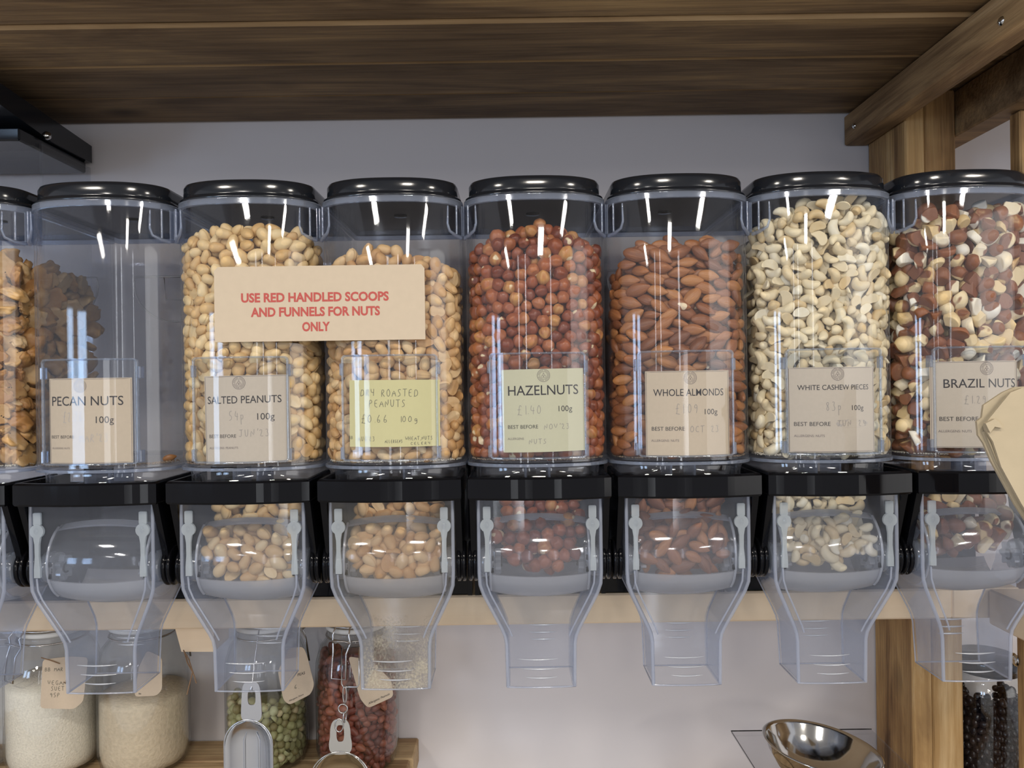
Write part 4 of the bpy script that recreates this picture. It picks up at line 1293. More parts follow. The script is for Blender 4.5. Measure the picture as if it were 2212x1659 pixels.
def core_solid(depth, z0, z1f, bx, ul=-0.098, ur=0.098):
    """inner body of the pile behind the modelled outer layers"""
    us_ = np.linspace(ul, ur, 31)
    pts = []
    for u in us_:
        x, y, tx, ty = wall_pt(u)
        pts.append((bx + x - ty * depth, y + tx * depth))
    pts += [(bx + 0.066 - depth * .8, 0.15 if ur > .1 else 0.12), (bx - 0.066 + depth * .8, 0.15 if ul < -.1 else 0.12)]
    n = len(pts)
    v = [(x, y, z0) for x, y in pts] + [(x, y, z1f - 0.004) for x, y in pts] + [(bx, 0.06, z1f)]
    f = []
    for i in range(n):
        j = (i + 1) % n
        f += [(i, j, n + j), (i, n + j, n + i), (n + i, n + j, 2 * n)]
    return v, f

def zpx(py, D=0.775):
    return CAM.z - (py - 829.5) * D / F_PX

TRI = {}
def fill_bin(i, kd, tops, rise, depth, label, cat, nm, n_ind=240, ul=-0.115, ur=0.115):
    """tops: list of (x offset in m, photo row) for the height of the pile at the glass"""
    tops = [(a, zpx(b)) for a, b in tops]
    xs = [a for a, b in tops]; zs = [b for a, b in tops]
    K_ = KIND[kd]
    def zt(u, d):
        x = np.interp(u, _s, _pp[:, 0])
        return float(np.interp(x, xs, zs)) + rise * d / depth
    z0 = ZB + 0.0035
    pts = pack(K_['axes'], ul, ur, depth, z0, zt)
    rg = random.Random(50 + i)
    items = []
    for u, d, z in pts:
        x, y, tx, ty = wall_pt(u)
        pos = (BX[i] + x - ty * d, y + tx * d, z)
        rot = orient(kd, [(tx, ty, 0), (-ty, tx, 0), (0, 0, 1)], rg)
        pr = d / K_['axes'][1] + (6 if abs(u) > 0.088 else 0) - (0.8 if z > zt(u, d) - 0.012 else 0)
        items.append((pos, rot, pr))
    zc = min(zt(-.05, depth), zt(.05, depth), zt(0, depth)) - 0.012
    n = emit(kd, items, n_ind, label, cat, nm + ' in the body of their dispenser', kd + '_fill', 'rest of the ' + nm + ' heaped behind the front ones in the same dispenser',
         core=core_solid(depth * 0.9, z0 - 0.002, zc, BX[i], min(-.098, ul + .03) if ul < -.12 else -.098, max(.098, ur - .03) if ur > .12 else .098))
    return n

def fill_drum(i, kd, label, cat, nm, slant, low=1.300, n_ind=45):
    """nuts lying in the frosted drum under the collar"""
    YD, ZD = 0.015, 1.3225
    K_ = KIND[kd]
    def zt(u, d): return 1.384
    pts = pack(K_['axes'], -0.049, 0.049, 0.024, 1.290, zt, it=40)
    rg = random.Random(90 + i)
    items = []
    for u, d, z in pts:
        base = low + 0.013 * ((u - slant * 0.018) / 0.045) ** 2 - slant * 0.10 * u + rg.uniform(-0.003, 0.003)
        if z < base: continue
        rr = 0.0400 + 0.0062 * (1 - (u / 0.052) ** 2) - 0.0022
        dz = z - ZD
        k_ = K_['axes'][1]
        if abs(dz) > rr - k_: 
            if dz < 0: continue
            yy = YD - 0.012 + d * .8
        else:
            yy = YD - math.sqrt(max(0, (rr) ** 2 - dz * dz)) + d
        # keep clear of the hubs
        if abs(u) > 0.042 and z < 1.337: continue
        pos = (BX[i] + u, yy + 0.001, z)
        rot = orient(kd, [(1, 0, 0), (0, 1, 0), (0, 0, 1)], rg)
        e = np.array(Euler((0, rg.uniform(-1.2, 1.2), 0)).to_matrix())
        items.append((pos, rot @ e, d))
    emit(kd, items, n_ind, label, cat, nm + ' in the lower drum', kd + '_fill', 'rest of the ' + nm + ' lying in the lower drum')

fill_bin(0, 'walnut_piece', [(-0.072, 470), (0.0, 470), (0.03, 480), (0.05, 535), (0.072, 550)], 0.01, 0.036, 'lumpy golden brown walnut piece in the dispenser cut by the left edge', 'walnut', 'walnut pieces', 150, ur=0.225)
fill_bin(2, 'peanut', [(-0.072, 512), (-0.055, 505), (-0.02, 490), (0.03, 488), (0.06, 500), (0.072, 512)], 0.010, 0.026, 'pale tan salted peanut against the clear wall of its dispenser', 'peanut', 'salted peanuts', 240, ul=-0.225)
fill_bin(3, 'roasted_peanut', [(-0.072, 575), (-0.05, 556), (-0.02, 548), (0.03, 556), (0.05, 572), (0.072, 590)], 0.014, 0.026, 'golden dry roasted peanut against the clear wall of its dispenser', 'peanut', 'dry roasted peanuts')
fill_bin(4, 'hazelnut', [(-0.072, 560), (-0.05, 525), (0.0, 505), (0.03, 512), (0.06, 535), (0.072, 545)], 0.018, 0.034, 'shiny brown-red hazelnut in the body of the hazelnut dispenser', 'hazelnut', 'hazelnuts', 260)
fill_bin(5, 'almond', [(-0.072, 590), (-0.06, 560), (-0.04, 545), (0.0, 535), (0.05, 535), (0.072, 560)], 0.012, 0.030, 'brown whole almond in the body of the almond dispenser', 'almond', 'whole almonds', 255)
fill_bin(6, 'cashew_piece', [(-0.072, 500), (-0.05, 478), (-0.02, 458), (0.03, 455), (0.06, 462), (0.072, 475)], 0.012, 0.026, 'creamy curved cashew piece in the body of the cashew dispenser', 'cashew', 'cashew pieces', 255)
fill_bin(7, 'brazil_nut_piece', [(-0.072, 520), (-0.055, 480), (-0.03, 470), (0.05, 465), (0.072, 470)], 0.010, 0.034, 'chopped brazil nut piece, cream flesh and brown skin, in the right-hand dispenser', 'brazil nut', 'brazil nut pieces', 220)
fill_drum(2, 'peanut', 'pale salted peanut lying in the frosted drum below the collar', 'peanut', 'salted peanuts', 0.6)
fill_drum(3, 'roasted_peanut', 'dry roasted peanut lying in the frosted drum below the collar', 'peanut', 'dry roasted peanuts', 0.05, low=1.303)
fill_drum(4, 'hazelnut', 'hazelnut lying in the frosted drum below the collar', 'hazelnut', 'hazelnuts', 0.35, low=1.310)
fill_drum(5, 'almond', 'almond lying in the frosted drum below the collar', 'almond', 'almonds', -0.1, low=1.304)
fill_drum(6, 'cashew_piece', 'cashew piece lying in the frosted drum below the collar', 'cashew', 'cashew pieces', -0.35, low=1.312)
fill_drum(7, 'brazil_nut_piece', 'brazil nut piece lying in the frosted drum below the collar', 'brazil nut', 'brazil nut pieces', -0.3, low=1.325)

# one pecan left in the empty dispenser, and crumbs along the bottoms
px_ = P(354, 992, 0.80)
o = bpy.data.objects.new('pecan_nut', tri_mesh('pecan_nut', sh_almond(ICO3[0], 1) * 0.62, ICO3[1], M['pecan'])); C.objects.link(o)
o.location = (BX[1] + 0.0585, 0.012, ZB + 0.0062); o.rotation_euler = (0.2, -0.2, 0.5)
tag(o, 'single orange-brown pecan left at the bottom of the empty dispenser', 'pecan')
CR = {1: ('crumb', 'brown crumbs and dust lining the bottom of the empty pecan dispenser', 0.0030), 0: ('crumb_white', 'pale crumbs along the bottom of the walnut dispenser', 0.0022),
      2: ('crumb', 'fine dark crumbs along the bottom of the salted peanut dispenser', 0.0020), 3: ('crumb_white', 'fine crumbs along the bottom of the dry roasted peanut dispenser', 0.0020),
      4: ('crumb', 'fine crumbs along the bottom of the hazelnut dispenser', 0.0018), 5: ('crumb', 'fine crumbs along the bottom of the almond dispenser', 0.0016),
      6: ('crumb_white', 'white crumbs along the bottom of the cashew dispenser', 0.0030), 7: ('crumb_white', 'fine crumbs along the bottom of the brazil nut dispenser', 0.0015)}
ic1 = ico(0)
for i, (mt, lb, hh) in CR.items():
    VV, FF, off = [], [], 0
    for k_ in range(900 if hh > 0.0025 else 600):
        u = R_.uniform(-0.1, 0.1); d = abs(R_.gauss(0, 0.004)) + 0.0008
        if i == 1: d = R_.uniform(0.0008, 0.02)
        x, y, tx, ty = wall_pt(u)
        r = R_.uniform(0.0004, 0.0010)
        z = ZB + 0.0018 + r * .7 + R_.random() * max(0, (hh - r)) * max(0.1, 1 - d / 0.02)
        e = np.array(Euler((R_.uniform(0, 6), R_.uniform(0, 6), 0)).to_matrix())
        VV.append((ic1[0] * np.array((r, r * .6, r * .8))) @ e.T + np.array((BX[i] + x - ty * (d + r), y + tx * (d + r), z)))
        FF.append(ic1[1] + off); off += 12
    o = bpy.data.objects.new('nut_crumbs', tri_mesh('nut_crumbs', np.concatenate(VV), np.concatenate(FF), M[mt], False)); C.objects.link(o)
    tag(o, lb, 'crumbs', None, 'stuff')

# ------------------------------------------------------------------ clip-top jars on the lower shelf
ZL = 0.997
def jar_prof(R, H):
    return [(0.0001, 0.004), (R * 0.70, 0.003), (R * 0.80, 0.0), (R * 0.92, 0.006), (R, 0.024), (R, H * 0.60), (R * 0.985, H * 0.70), (R * 0.88, H * 0.80), (R * 0.72, H * 0.855), (R * 0.69, H * 0.88), (R * 0.71, H * 0.90), (R * 0.71, H * 0.915)]
def inner_r(R, H, z):
    pr = [(r, zz) for r, zz in jar_prof(R, H)[3:]]
    zs = [p_[1] for p_ in pr]; rs_ = [p_[0] for p_ in pr]
    return float(np.interp(z, zs, rs_)) - 0.003

def make_jar(cx, cy, R, H, label, bail_ang=-90):
    J = thing('clip_top_jar', (cx, cy, ZL), label, 'jar')
    pr = jar_prof(R, H)
    inn = [(max(0.0001, r - 0.0024), z + (0.003 if i < 3 else 0.0)) for i, (r, z) in enumerate(pr)]
    mb = MB(); mb.lathe(pr + inn[::-1], 48)
    mb.build('glass_body', M['glass'], J)
    mb = MB()
    rl = R * 0.735
    mb.lathe([(0.0001, H * 0.955), (rl * 0.80, H * 0.955), (rl * 0.95, H * 0.96), (rl, H * 0.985), (rl * 0.97, H), (rl * 0.8, H * 0.995), (rl * 0.7, H * 0.975), (0.0001, H * 0.975)], 40)
    mb.build('glass_lid', M['glass'], J)
    mb = MB(); mb.lathe([(rl * 0.93, H * 0.917), (rl * 1.0, H * 0.922), (rl * 1.0, H * 0.948), (rl * 0.93, H * 0.953), (rl * 0.93, H * 0.917)], 40)
    mb.build('rubber_seal', M['rubber'], J)
    mb = MB()
    mb.tube([(R * 0.725 * math.cos(2 * PI * k / 32), R * 0.725 * math.sin(2 * PI * k / 32), H * 0.875) for k in range(32)], 0.0013, 6, True)
    mb.tube([(rl * 1.03 * math.cos(2 * PI * k / 32), rl * 1.03 * math.sin(2 * PI * k / 32), H * 0.968) for k in range(32)], 0.0013, 6, True)
    a = math.radians(bail_ang)
    er = Vector((math.cos(a), math.sin(a), 0)); et = Vector((-math.sin(a), math.cos(a), 0))
    def q(r, t, z): v = er * r + et * t; return (v.x, v.y, z)
    r0 = R * 0.76
    mb.tube([q(r0, -0.010, H * 0.968), q(r0 + 0.006, -0.011, H * 0.93), q(r0 + 0.004, -0.012, H * 0.875), q(r0 + 0.010, -0.009, H * 0.82), q(r0 + 0.014, -0.010, H * 0.66), q(r0 + 0.014, 0.010, H * 0.66), q(r0 + 0.010, 0.009, H * 0.82), q(r0 + 0.004, 0.012, H * 0.875), q(r0 + 0.006, 0.011, H * 0.93), q(r0, 0.010, H * 0.968)], 0.0012, 6)
    mb.tube([q(r0 + 0.004, -0.012, H * 0.875), q(r0 + 0.012, -0.008, H * 0.90), q(r0 + 0.012, 0.008, H * 0.90), q(r0 + 0.004, 0.012, H * 0.875)], 0.0012, 6)
    mb.build('wire_clip', M['wire'], J)
    return J

def fill_solid(cx, cy, R, H, top, mat, name, label, cat):
    zs = [0.0045, 0.008, 0.016, 0.026] + [0.026 + (top - 0.026) * k / 8 for k in range(1, 9)]
    prof = [(0.0001, 0.0045)] + [(inner_r(R, H, z), z) for z in zs[1:]] + [(inner_r(R, H, top) * 0.5, top + 0.003), (0.0001, top + 0.004)]
    mb = MB(); mb.lathe(prof, 40)
    o = mb.build(name, mat); o.location = (cx, cy, ZL)
    tag(o, label, cat, None, 'stuff')
    return o

def fill_jar(cx, cy, R, H, top, kd, n_ind, label, cat, nm):
    K_ = KIND[kd]
    hw = PI * (R - 0.003) * 0.75
    depth = K_['axes'][1] * 4.2
    pts = pack(K_['axes'], -hw, hw, depth, 0.006, lambda u, d: top + 0.006 * d / depth)
    rg = random.Random(int(cx * 1000) + 5000)
    items = []
    for u, d, z in pts:
        a = -PI / 2 + u / (R - 0.003)
        ri = inner_r(R, H, z)
        rr = ri - d
        if rr < 0.004: continue
        e = (math.cos(a), math.sin(a))
        rot = orient(kd, [(-e[1], e[0], 0), (-e[0], -e[1], 0), (0, 0, 1)], rg)
        items.append(((cx + e[0] * rr, cy + e[1] * rr, ZL + z), rot, d / K_['axes'][1] + (5 if abs(u) > hw * .62 else 0)))
    rc = R - 0.003 - depth * 0.8
    zs = np.linspace(0.01, top - 0.008, 6)
    v = []; n = 20
    for z in zs:
        r = max(0.003, min(rc, inner_r(R, H, z) - depth * 0.8))
        v += [(cx + r * math.cos(2 * PI * k / n), cy + r * math.sin(2 * PI * k / n), ZL + z) for k in range(n)]
    v.append((cx, cy, ZL + zs[-1] + 0.004)); f = []
    for a_ in range(5):
        for k in range(n):
            k2 = (k + 1) % n
            f += [(a_ * n + k, a_ * n + k2, a_ * n + n + k2), (a_ * n + k, a_ * n + n + k2, a_ * n + n + k)]
    for k in range(n): f.append((5 * n + k, 5 * n + (k + 1) % n, 6 * n))
    emit(kd, items, n_ind, label, cat, nm, kd + '_fill', 'rest of the ' + nm, core=(v, f))

def jx(px, D): return (px - 1106 - (1500 - 829.5) * math.sin(ROLL)) * D / F_PX
Rj = 0.0585
j1 = (jx(117, 1.035), 0.235); j2 = (jx(312, 1.035), 0.235); j3 = (jx(588, 1.06), 0.238); j4 = (jx(773, 1.035), 0.232); j0 = (jx(-78, 1.035), 0.235)
HJ = 0.198
make_jar(*j0, Rj, HJ, 'clip-top glass jar barely entering the picture at the left edge', -60)
make_jar(*j1, Rj, HJ, 'clip-top glass jar of white flour-like powder, leftmost whole jar', -118)
make_jar(*j2, Rj - 0.001, HJ + 0.004, 'clip-top glass jar of cream oatmeal beside the white one', 40)
make_jar(*j3, 0.054, HJ, 'clip-top glass jar of green dried peas behind the hanging scoop', 20)
make_jar(*j4, 0.0545, HJ, 'clip-top glass jar of red-skinned peanuts, rightmost on the lower shelf', -103)
fill_solid(*j1, Rj, HJ, 0.118, M['flour'], 'flour', 'white speckled flour filling the leftmost whole jar', 'flour')
fill_solid(*j2, Rj - 0.001, HJ + 0.004, 0.098, M['oat'], 'oatmeal', 'cream coloured oatmeal in the second jar', 'oatmeal')
fill_jar(*j3, 0.054, HJ, 0.090, 'green_pea', 230, 'green dried pea in the clip-top jar behind the hanging scoop', 'pea', 'dried peas in the glass jar')
fill_jar(*j4, 0.0545, HJ, 0.150, 'red_peanut', 290, 'red-skinned peanut in the rightmost clip-top jar', 'peanut', 'red-skinned peanuts in the glass jar')

# paper tags hanging on the jars
def paper_tag(name, D, pts, label, writes, strokes=(), hole=None, mat='kraft'):
    c = P(sum(p[0] for p in pts) / len(pts), sum(p[1] for p in pts) / len(pts), D)
    t = thing(name, c, label, 'tag')
    poly = [(P(px, py, D).x - c.x, P(px, py, D).z - c.z) for px, py in pts]
    # round the corners
    rp = []
    n = len(poly)
    for i in range(n):
        a, b, d = Vector(poly[i - 1]), Vector(poly[i]), Vector(poly[(i + 1) % n])
        r = 0.005
        p0 = b + (a - b).normalized() * min(r, (a - b).length * .4); p1 = b + (d - b).normalized() * min(r, (d - b).length * .4)
        for k in range(4):
            tt = k / 3
            rp.append(tuple((1 - tt) ** 2 * p0 + 2 * tt * (1 - tt) * b + tt * tt * p1))
    mb = MB(); mb.prism(rp, 0.0, 0.0006)
    mb.build('card', M[mat], t)
    mb = MB()
    for txt, px, py, hp, kw in writes:
        p = P(px, py, D); handwrite(mb, txt, p.x - c.x, p.z - c.z, hp * D / F_PX, -0.0001, wd=0.0006, **kw)
    if mb.v: mb.build('handwriting', M['pencil_dark'], t)
    mb = MB()
    for txt, x0, x1, py, sl in strokes:
        a, b = P(x0, py, D), P(x1, py, D)
        vv, ff = text_mesh(txt, 1.0, 0.01)
        u0 = min(p[0] for p in vv); u1 = max(p[0] for p in vv); kk = (b.x - a.x) / (u1 - u0)
        mb.add([(a.x - c.x + (p[0] - u0) * kk, -0.0001, a.z - c.z + p[1] * kk * 1.1 + (p[0] - u0) * kk * sl) for p in vv], ff, False)
    if mb.v: mb.build('lettering', M['ink'], t)
    if hole:
        mb = MB()
        h0 = P(*hole[0], D) - c; h1 = P(*hole[1], D + 0.0) - c
        mb.tube([(h0.x, -0.001, h0.z), ((h0.x + h1.x) / 2, -0.002, (h0.z + h1.z) / 2 + 0.001), (h1.x, -0.001, h1.z)], 0.0006, 6)
        mb.lathe([(0.0030, 0), (0.0014, -0.0004), (0.0014, 0.0)], 12, c=(0, 0, 0))
        o = mb.build('string', M['twine'], t)
    return t
paper_tag('jar_tag', 0.965, [(92, 1425), (150, 1418), (190, 1420), (180, 1515), (160, 1532), (87, 1530)], 'brown paper tag with faint handwriting on the leftmost whole jar',
          [('BB MAR', 97, 1450, 8, {}), ('VEGAN', 103, 1480, 10, {}), ('SUET', 110, 1492, 9, {}), ('95P', 108, 1506, 9, {})], hole=((130, 1433), (90, 1420)))
paper_tag('jar_tag', 0.965, [(318, 1405), (350, 1420), (350, 1490), (338, 1503), (290, 1505), (300, 1440)], 'brown paper tag hanging on the oatmeal jar', [('KA', 300, 1500, 3, {})])
paper_tag('jar_tag', 0.985, [(625, 1400), (655, 1397), (663, 1415), (679, 1480), (671, 1500), (625, 1523), (612, 1512), (600, 1450)], 'brown paper tag printed PEAS on the green pea jar',
          [('6.', 636, 1488, 9, {})], [('PEAS', 643, 659, 1461, 0.3), ('Allergens: None', 624, 656, 1516, 0.45)])
paper_tag('jar_tag', 0.965, [(752, 1418), (800, 1425), (845, 1470), (850, 1505), (795, 1530), (778, 1510)], 'brown paper tag printed with allergens on the red peanut jar', [], [('Allergens: Peanuts', 796, 842, 1522, 0.45)])

# ------------------------------------------------------------------ hanging scoops
def scoop_bowl(mb, cx, y0, z_top, w_, length, depth, th=0.0010, flat=0.45):
    """open bowl hanging down; rounded upper end, hollow side to the front (-Y)"""
    ro, ri = [], []
    for k in range(15):
        t_ = k / 14
        zz = z_top - length * t_
        # width grows as a half circle, then straight
        g = min(1.0, math.sqrt(max(0.0, 1 - (1 - min(1, t_ * length / (w_ * 0.62))) ** 2))) if t_ < 1 else 1.0
        hw = max(0.0006, w_ / 2 * g)
        dep = depth * min(1.0, (t_ * length / (w_ * 0.35))) if t_ > 0 else 0.0002
        row_o, row_i = [], []
        for j in range(13):
            a = -1 + 2 * j / 12
            yy = dep * (1 - abs(a) ** 3)
            row_o.append((cx + a * hw, y0 + yy, zz)); row_i.append((cx + a * (hw - th), y0 + yy - th, zz))
        ro.append(row_o); ri.append(row_i)
    mb.rings([a + b[::-1] for a, b in zip(ro, ri)], True, True, True)

Dsc = 0.875
c0 = P(536, 1560, Dsc)
s1_ = thing('metal_scoop', (c0.x, c0.y, c0.z), 'aluminium scoop with slotted handle hanging below the salted peanut dispenser', 'scoop')
def sp(px, py, D=Dsc):
    p = P(px, py, D) - c0; return (p.x, p.z)
mb = MB()
scoop_bowl(mb, 0.0, 0.0, sp(0, 1562)[1], 0.0555, 0.085, 0.013)
bw = mb.build('bowl', M['alu'], s1_); 
mb = MB()
mb.tube([(0.0275 * math.cos(a), -0.0006, sp(0, 1562)[1] - 0.0285 + 0.0285 * math.sin(a)) for a in [PI * k / 16 for k in range(17)]], 0.0009, 6)
mb.tube([(-0.0275, -0.0006, sp(0, 1562)[1] - 0.0285), (-0.0275, -0.0006, sp(0, 1562)[1] - 0.085)], 0.0009, 6)
mb.tube([(0.0275, -0.0006, sp(0, 1562)[1] - 0.0285), (0.0275, -0.0006, sp(0, 1562)[1] - 0.085)], 0.0009, 6)
mb.build('bowl_rim', M['alu'], s1_)
for sx in (-0.0085, 0.0085):
    mb = MB()
    mb.tube([(sx * 0.7, 0.0105, sp(0, 1562)[1] - 0.020), (sx, 0.0112, sp(0, 1562)[1] - 0.028), (sx, 0.0116, sp(0, 1562)[1] - 0.084)], [0.0004, 0.0013, 0.0013], 8)
    mb.build('bowl_ridge', M['alu'], s1_)
def slotted(mb, outer, slot, y0, y1):
    """plate with a slot: both loops have the same number of points"""
    n = len(outer)
    r = [[(x, y0, z) for x, z in outer], [(x, y1, z) for x, z in outer], [(x, y1, z) for x, z in slot], [(x, y0, z) for x, z in slot]]
    mb.rings(r + [r[0]], True, False, False, False)
def loop_pts(cx, cz, hw0, hh, r, n=32, taper=0.0):
    pts = []
    for i in range(n):
        a = 2 * PI * i / n + PI / 2
        c_, s_ = math.cos(a), math.sin(a)
        x = math.copysign(abs(c_) ** 0.55, c_) * hw0; z = math.copysign(abs(s_) ** (0.35 if r == 0 else 0.75), s_) * hh
        pts.append((cx + x * (1 - taper * z / hh), cz + z))
    return pts
mb = MB()
hz = sp(548, 1500)[1]
hx = sp(548, 1535)[0]
slotted(mb, loop_pts(0.004, (sp(0, 1480)[1] + sp(0, 1566)[1]) / 2, 0.0112, (sp(0, 1480)[1] - sp(0, 1566)[1]) / 2, 0, taper=0.12), loop_pts(0.0045, sp(0, 1514)[1], 0.0045, 0.0085, 1), -0.0006, 0.0008)
mb.build('handle', M['alu'], s1_)
mb = MB()
mb.tube([(0.0045, 0.0, sp(0, 1503)[1]), (0.0045, -0.003, sp(0, 1495)[1]), (0.0045, 0.003, sp(0, 1485)[1]), (0.0045, 0.012, sp(0, 1440)[1]), (0.0045, 0.030, 1.2185 - c0.z)], 0.0009, 6)
mb.build('hanging_wire', M['wire'], s1_)

Dq = 0.93
c1 = P(735, 1565, Dq)
s2_ = thing('metal_scoop', (c1.x, c1.y, c1.z), 'steel scoop with rounded slotted handle hanging on a chain before the red peanut jar', 'scoop')
def sq(px, py): p = P(px, py, Dq) - c1; return (p.x, p.z)
mb = MB()
def hl(i, n=36):
    a = 2 * PI * i / n + PI / 2
    return math.cos(a), math.sin(a)
outer = []
zt_, zb_ = sq(0, 1563)[1], sq(0, 1640)[1]
for i in range(36):
    c_, s_ = hl(i)
    z = (zt_ + zb_) / 2 + (zt_ - zb_) / 2 * math.copysign(abs(s_) ** .8, s_)
    wz = 0.0125 + 0.0045 * max(0, (0.5 - (z - zb_) / (zt_ - zb_))) * 2
    outer.append((math.copysign(abs(c_) ** .6, c_) * wz, z))
slotted(mb, outer, loop_pts(0.0, sq(0, 1594)[1], 0.0046, 0.0100, 1, 36), -0.0006, 0.0008)
mb.build('handle', M['steel'], s2_)
mb = MB(); scoop_bowl(mb, -0.001, 0.001, sq(0, 1634)[1], 0.074, 0.075, 0.02); mb.build('bowl', M['steel'], s2_)
mb = MB()
zt2 = sq(0, 1634)[1]
mb.tube([(-0.001 + 0.0368 * math.cos(a), -0.0002, zt2 - 0.038 + 0.038 * math.sin(a)) for a in [PI * k / 20 for k in range(21)]], 0.0010, 6)
mb.build('bowl_rim', M['steel'], s2_)
# chain up to the jar clip
c2 = P(743, 1480, Dq)
chn = thing('key_chain', c2, 'small steel chain with swivel clasp linking jar clip and scoop', 'chain')
def cq(px, py, dy=0.0): p = P(px, py, Dq) - c2; return (p.x, dy, p.z)
def link(pts, r, name):
    mb = MB(); mb.tube(pts, r, 6, closed=True); mb.build(name, M['wire'], chn)
def oval(px, py, rx, rz, flat=False, n=14):
    c_ = cq(px, py)
    return [(c_[0] + (0.35 if flat else 1) * rx * math.cos(2 * PI * k / n), (rx * math.cos(2 * PI * k / n) if flat else 0) - 0.001, c_[2] + rz * math.sin(2 * PI * k / n)) for k in range(n)]
link([cq(738, 1398), cq(776, 1398), cq(776, 1478), cq(772, 1484), cq(742, 1484), cq(738, 1478)], 0.0010, 'wire_loop')
link(oval(745, 1500, 0.0022, 0.0105), 0.0008, 'hook')
link(oval(741, 1530, 0.0055, 0.0055), 0.0009, 'swivel')
link(oval(745, 1548, 0.0030, 0.0065, True), 0.0008, 'chain_link')
link(oval(733, 1566, 0.0050, 0.0080), 0.0009, 'chain_ring')

# ------------------------------------------------------------------ weighing tray, steel bowl
wx0 = P(1578, 1585, 1.0).x; wz = 1.0460
sc_ = thing('weighing_scale', (0.39, 0.10, 0.93), 'clear acrylic tray of a weighing scale under the steel bowl', 'scale')
def scb(mb, n_, m_, par=sc_):
    o = mb.build(n_, m_, par); o.location = -Vector(sc_.location); return o
mb = MB(); mb.box(wx0, 0.46, 0.0, 0.197, wz - 0.003, wz, 0.0005); tr_ = scb(mb, 'tray', M['acrylic'])
mb = MB()
mb.tube([(0.46, 0.197, wz + .0002), (wx0, 0.197, wz + .0002), (wx0, 0.0, wz + .0002)], 0.0007, 6); scb(mb, 'tray_edge', M['black'])
mb = MB(); mb.box(0.31, 0.49, 0.02, 0.16, 0.9302, 0.965, 0.004); mb.box(0.37, 0.43, 0.06, 0.12, 0.965, wz - 0.0032); scb(mb, 'scale_body', M['black'])
cb_ = P(1775, 1612, 0.86)
R0 = 0.0640
prof = [(0.0001, -0.038), (0.026, -0.0375), (0.034, -0.035), (0.046, -0.026), (0.056, -0.012), (0.0605, -0.002), (0.0635, 0.0), (0.0640, 0.0008), (0.0620, 0.0014), (0.0592, -0.002), (0.0545, -0.012), (0.0445, -0.025), (0.033, -0.0335), (0.025, -0.0362), (0.0001, -0.0368)]
mb = MB(); mb.lathe(prof, 56)
bo = mb.build('steel_bowl', M['steel'])
bo.location = (cb_.x, cb_.y, cb_.z); bo.rotation_euler = (math.radians(1), math.radians(7.5), 0)
tag(bo, 'shiny round steel bowl tilted on the clear scale tray', 'bowl')

# ------------------------------------------------------------------ dark jar by the post at lower right
jd = (0.6365, 0.240)
JR = thing('plastic_jar', (jd[0], jd[1], 0.93), 'clear jar of dark shiny beans between the two wooden posts at lower right', 'jar')
mb = MB(); Rd = 0.044
pr = [(0.0001, 0.002), (Rd * .9, 0.001), (Rd, 0.006), (Rd, 0.150), (Rd * .97, 0.162), (Rd * .85, 0.170), (Rd * .8, 0.175), (Rd * .8, 0.182)]
mb.lathe(pr + [(max(.0001, r - .0018), z + (.002 if k < 2 else 0)) for k, (r, z) in enumerate(pr)][::-1], 40)
mb.build('jar_body', M['glass'], JR)
mb = MB(); mb.lathe([(0.0001, 0.196), (Rd * .86, 0.196), (Rd * .9, 0.192), (Rd * .9, 0.176), (Rd * .83, 0.176), (Rd * .83, 0.1825), (0.0001, 0.1825)], 36)
mb.build('jar_lid', M['lid'], JR)
K_ = KIND['dark_bean']
pts = pack(K_['axes'], -0.10, 0.10, 0.016, 0.005, lambda u, d: 0.150)
rg = random.Random(3); items = []
for u, d, z in pts:
    a = -PI / 2 + u / (Rd - .002); rr = Rd - .0022 - d
    items.append(((jd[0] + math.cos(a) * rr, jd[1] + math.sin(a) * rr, 0.93 + z), orient('dark_bean', [(1, 0, 0), (0, 1, 0), (0, 0, 1)], rg), d + (0.1 if abs(u) > .07 else 0)))
emit('dark_bean', items, 150, 'glossy near-black bean in the jar between the wooden posts', 'bean', 'dark beans in the lower right jar', 'dark_bean_fill', 'rest of the dark beans in the lower right jar')

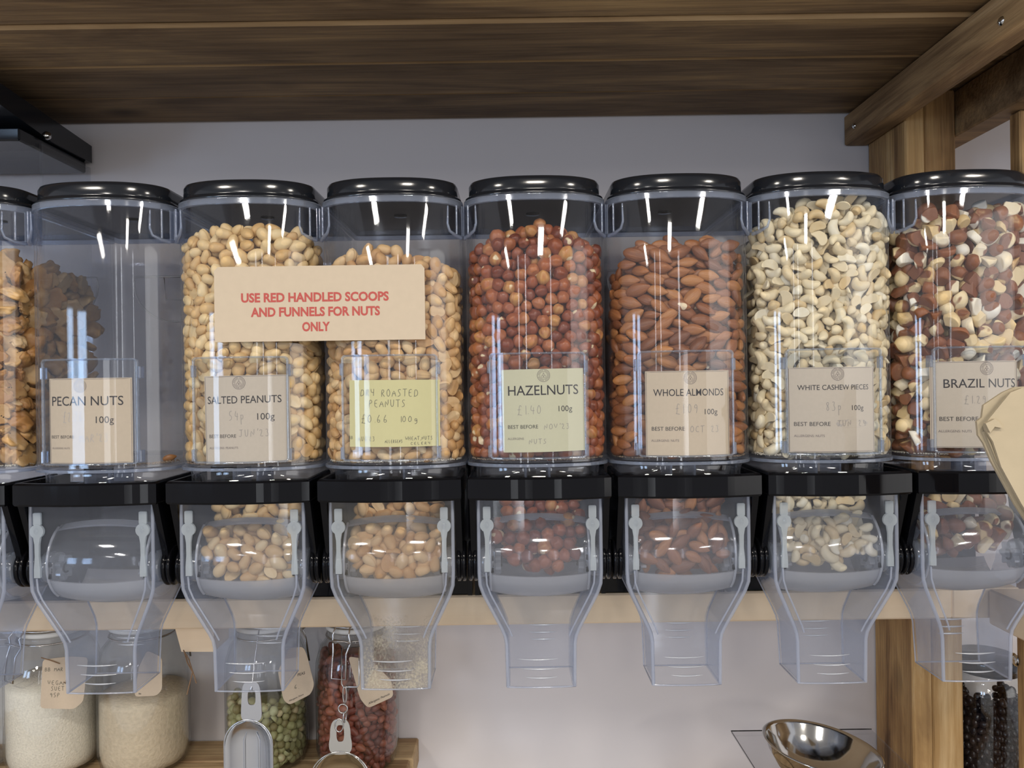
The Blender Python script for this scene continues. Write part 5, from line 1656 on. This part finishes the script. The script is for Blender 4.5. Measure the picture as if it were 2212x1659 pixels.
# ------------------------------------------------------------------ tall bin at the upper left, behind the row
tb = thing('bulk_bin', (-0.70, 0.235, 1.253), 'tall clear bulk bin with black lid behind the walnut dispenser', 'bin')
def tbb(mb, n_, m_):
    o = mb.build(n_, m_, tb); o.location = -Vector(tb.location); return o
mb = MB()
xo, xi = -0.594, -0.82
for (a0, a1, b0_, b1_) in ((xo - .003, xo, .178, .292), (xi, xi + .003, .178, .292), (xi, xo, .178, .181), (xi, xo, .289, .292)):
    mb.box(a0, a1, b0_, b1_, 1.2535, 1.815)
tbb(mb, 'bin_wall', M['clear'])
mb = MB(); mb.prism([(0.060, 1.838), (0.200, 1.822), (0.292, 1.822), (0.292, 1.846), (0.060, 1.862)], xi, xo + 0.002, 'YZ'); tbb(mb, 'bin_lid', M['lid'])
mb = MB(); mb.box(xi + 0.004, xo - 0.004, 0.14, 0.288, 1.806, 1.8222, 0.002); tbb(mb, 'bin_lid_frame', M['lid'])
ps = P(93, 293, 0.985)
mb = MB(); mb.lathe([(0.0001, 0.004), (0.0035, 0.0035), (0.0055, 0.0), (0.0055, -0.004), (0.0001, -0.004)], 16, c=(xo + 0.003, 0.186, ps.z), axis='X'); tbb(mb, 'hinge_screw', M['steel'])

# ------------------------------------------------------------------ paper bag at the right, close to the camera
Db = 0.62
cb2 = P(2200, 1000, Db)
bg = thing('paper_bag', cb2, 'cream-brown folded paper bag poking in at the right edge', 'bag')
def bq(px, py, dy): p = P(px, py, Db) - cb2; return (p.x, p.y + dy, p.z)
def slab(pts, y0, y1, name):
    mb = MB()
    n = len(pts)
    r0 = [bq(a, b, y0) for a, b in pts]; r1 = [bq(a, b, y1) for a, b in pts]
    mb.rings([r0, r1], True, True, True, False)
    return mb.build(name, M['bag'], bg)
slab([(2133, 918), (2145, 903), (2190, 848), (2215, 838), (2330, 838), (2330, 1260), (2270, 1180), (2215, 1092), (2170, 1010), (2152, 955), (2136, 930)], 0.004, 0.0065, 'front_panel')
slab([(2128, 912), (2139, 903), (2143, 876), (2185, 848), (2212, 836), (2330, 830), (2330, 1250), (2265, 1176), (2212, 1095), (2160, 1000), (2143, 960), (2131, 942)], 0.011, 0.0135, 'back_panel')
mb = MB()
g0 = [(2138, 935), (2165, 1000), (2212, 1080), (2268, 1170), (2325, 1250)]
rr0 = [bq(a, b, 0.0066) for a, b in g0]; rr1 = [bq(a + 14, b - 5, 0.0088) for a, b in g0]; rr2 = [bq(a, b, 0.0108) for a, b in g0]
mb.rings([rr0, rr1, rr2], False, False, False, False)
mb.build('gusset', M['bag'], bg)
slab([(2130, 915), (2150, 905), (2160, 912), (2168, 925), (2150, 922), (2140, 935)], 0.0005, 0.004, 'torn_corner')
slab([(2330, 838), (2345, 838), (2345, 1290), (2330, 1260)], 0.0, 0.016, 'back_fold')
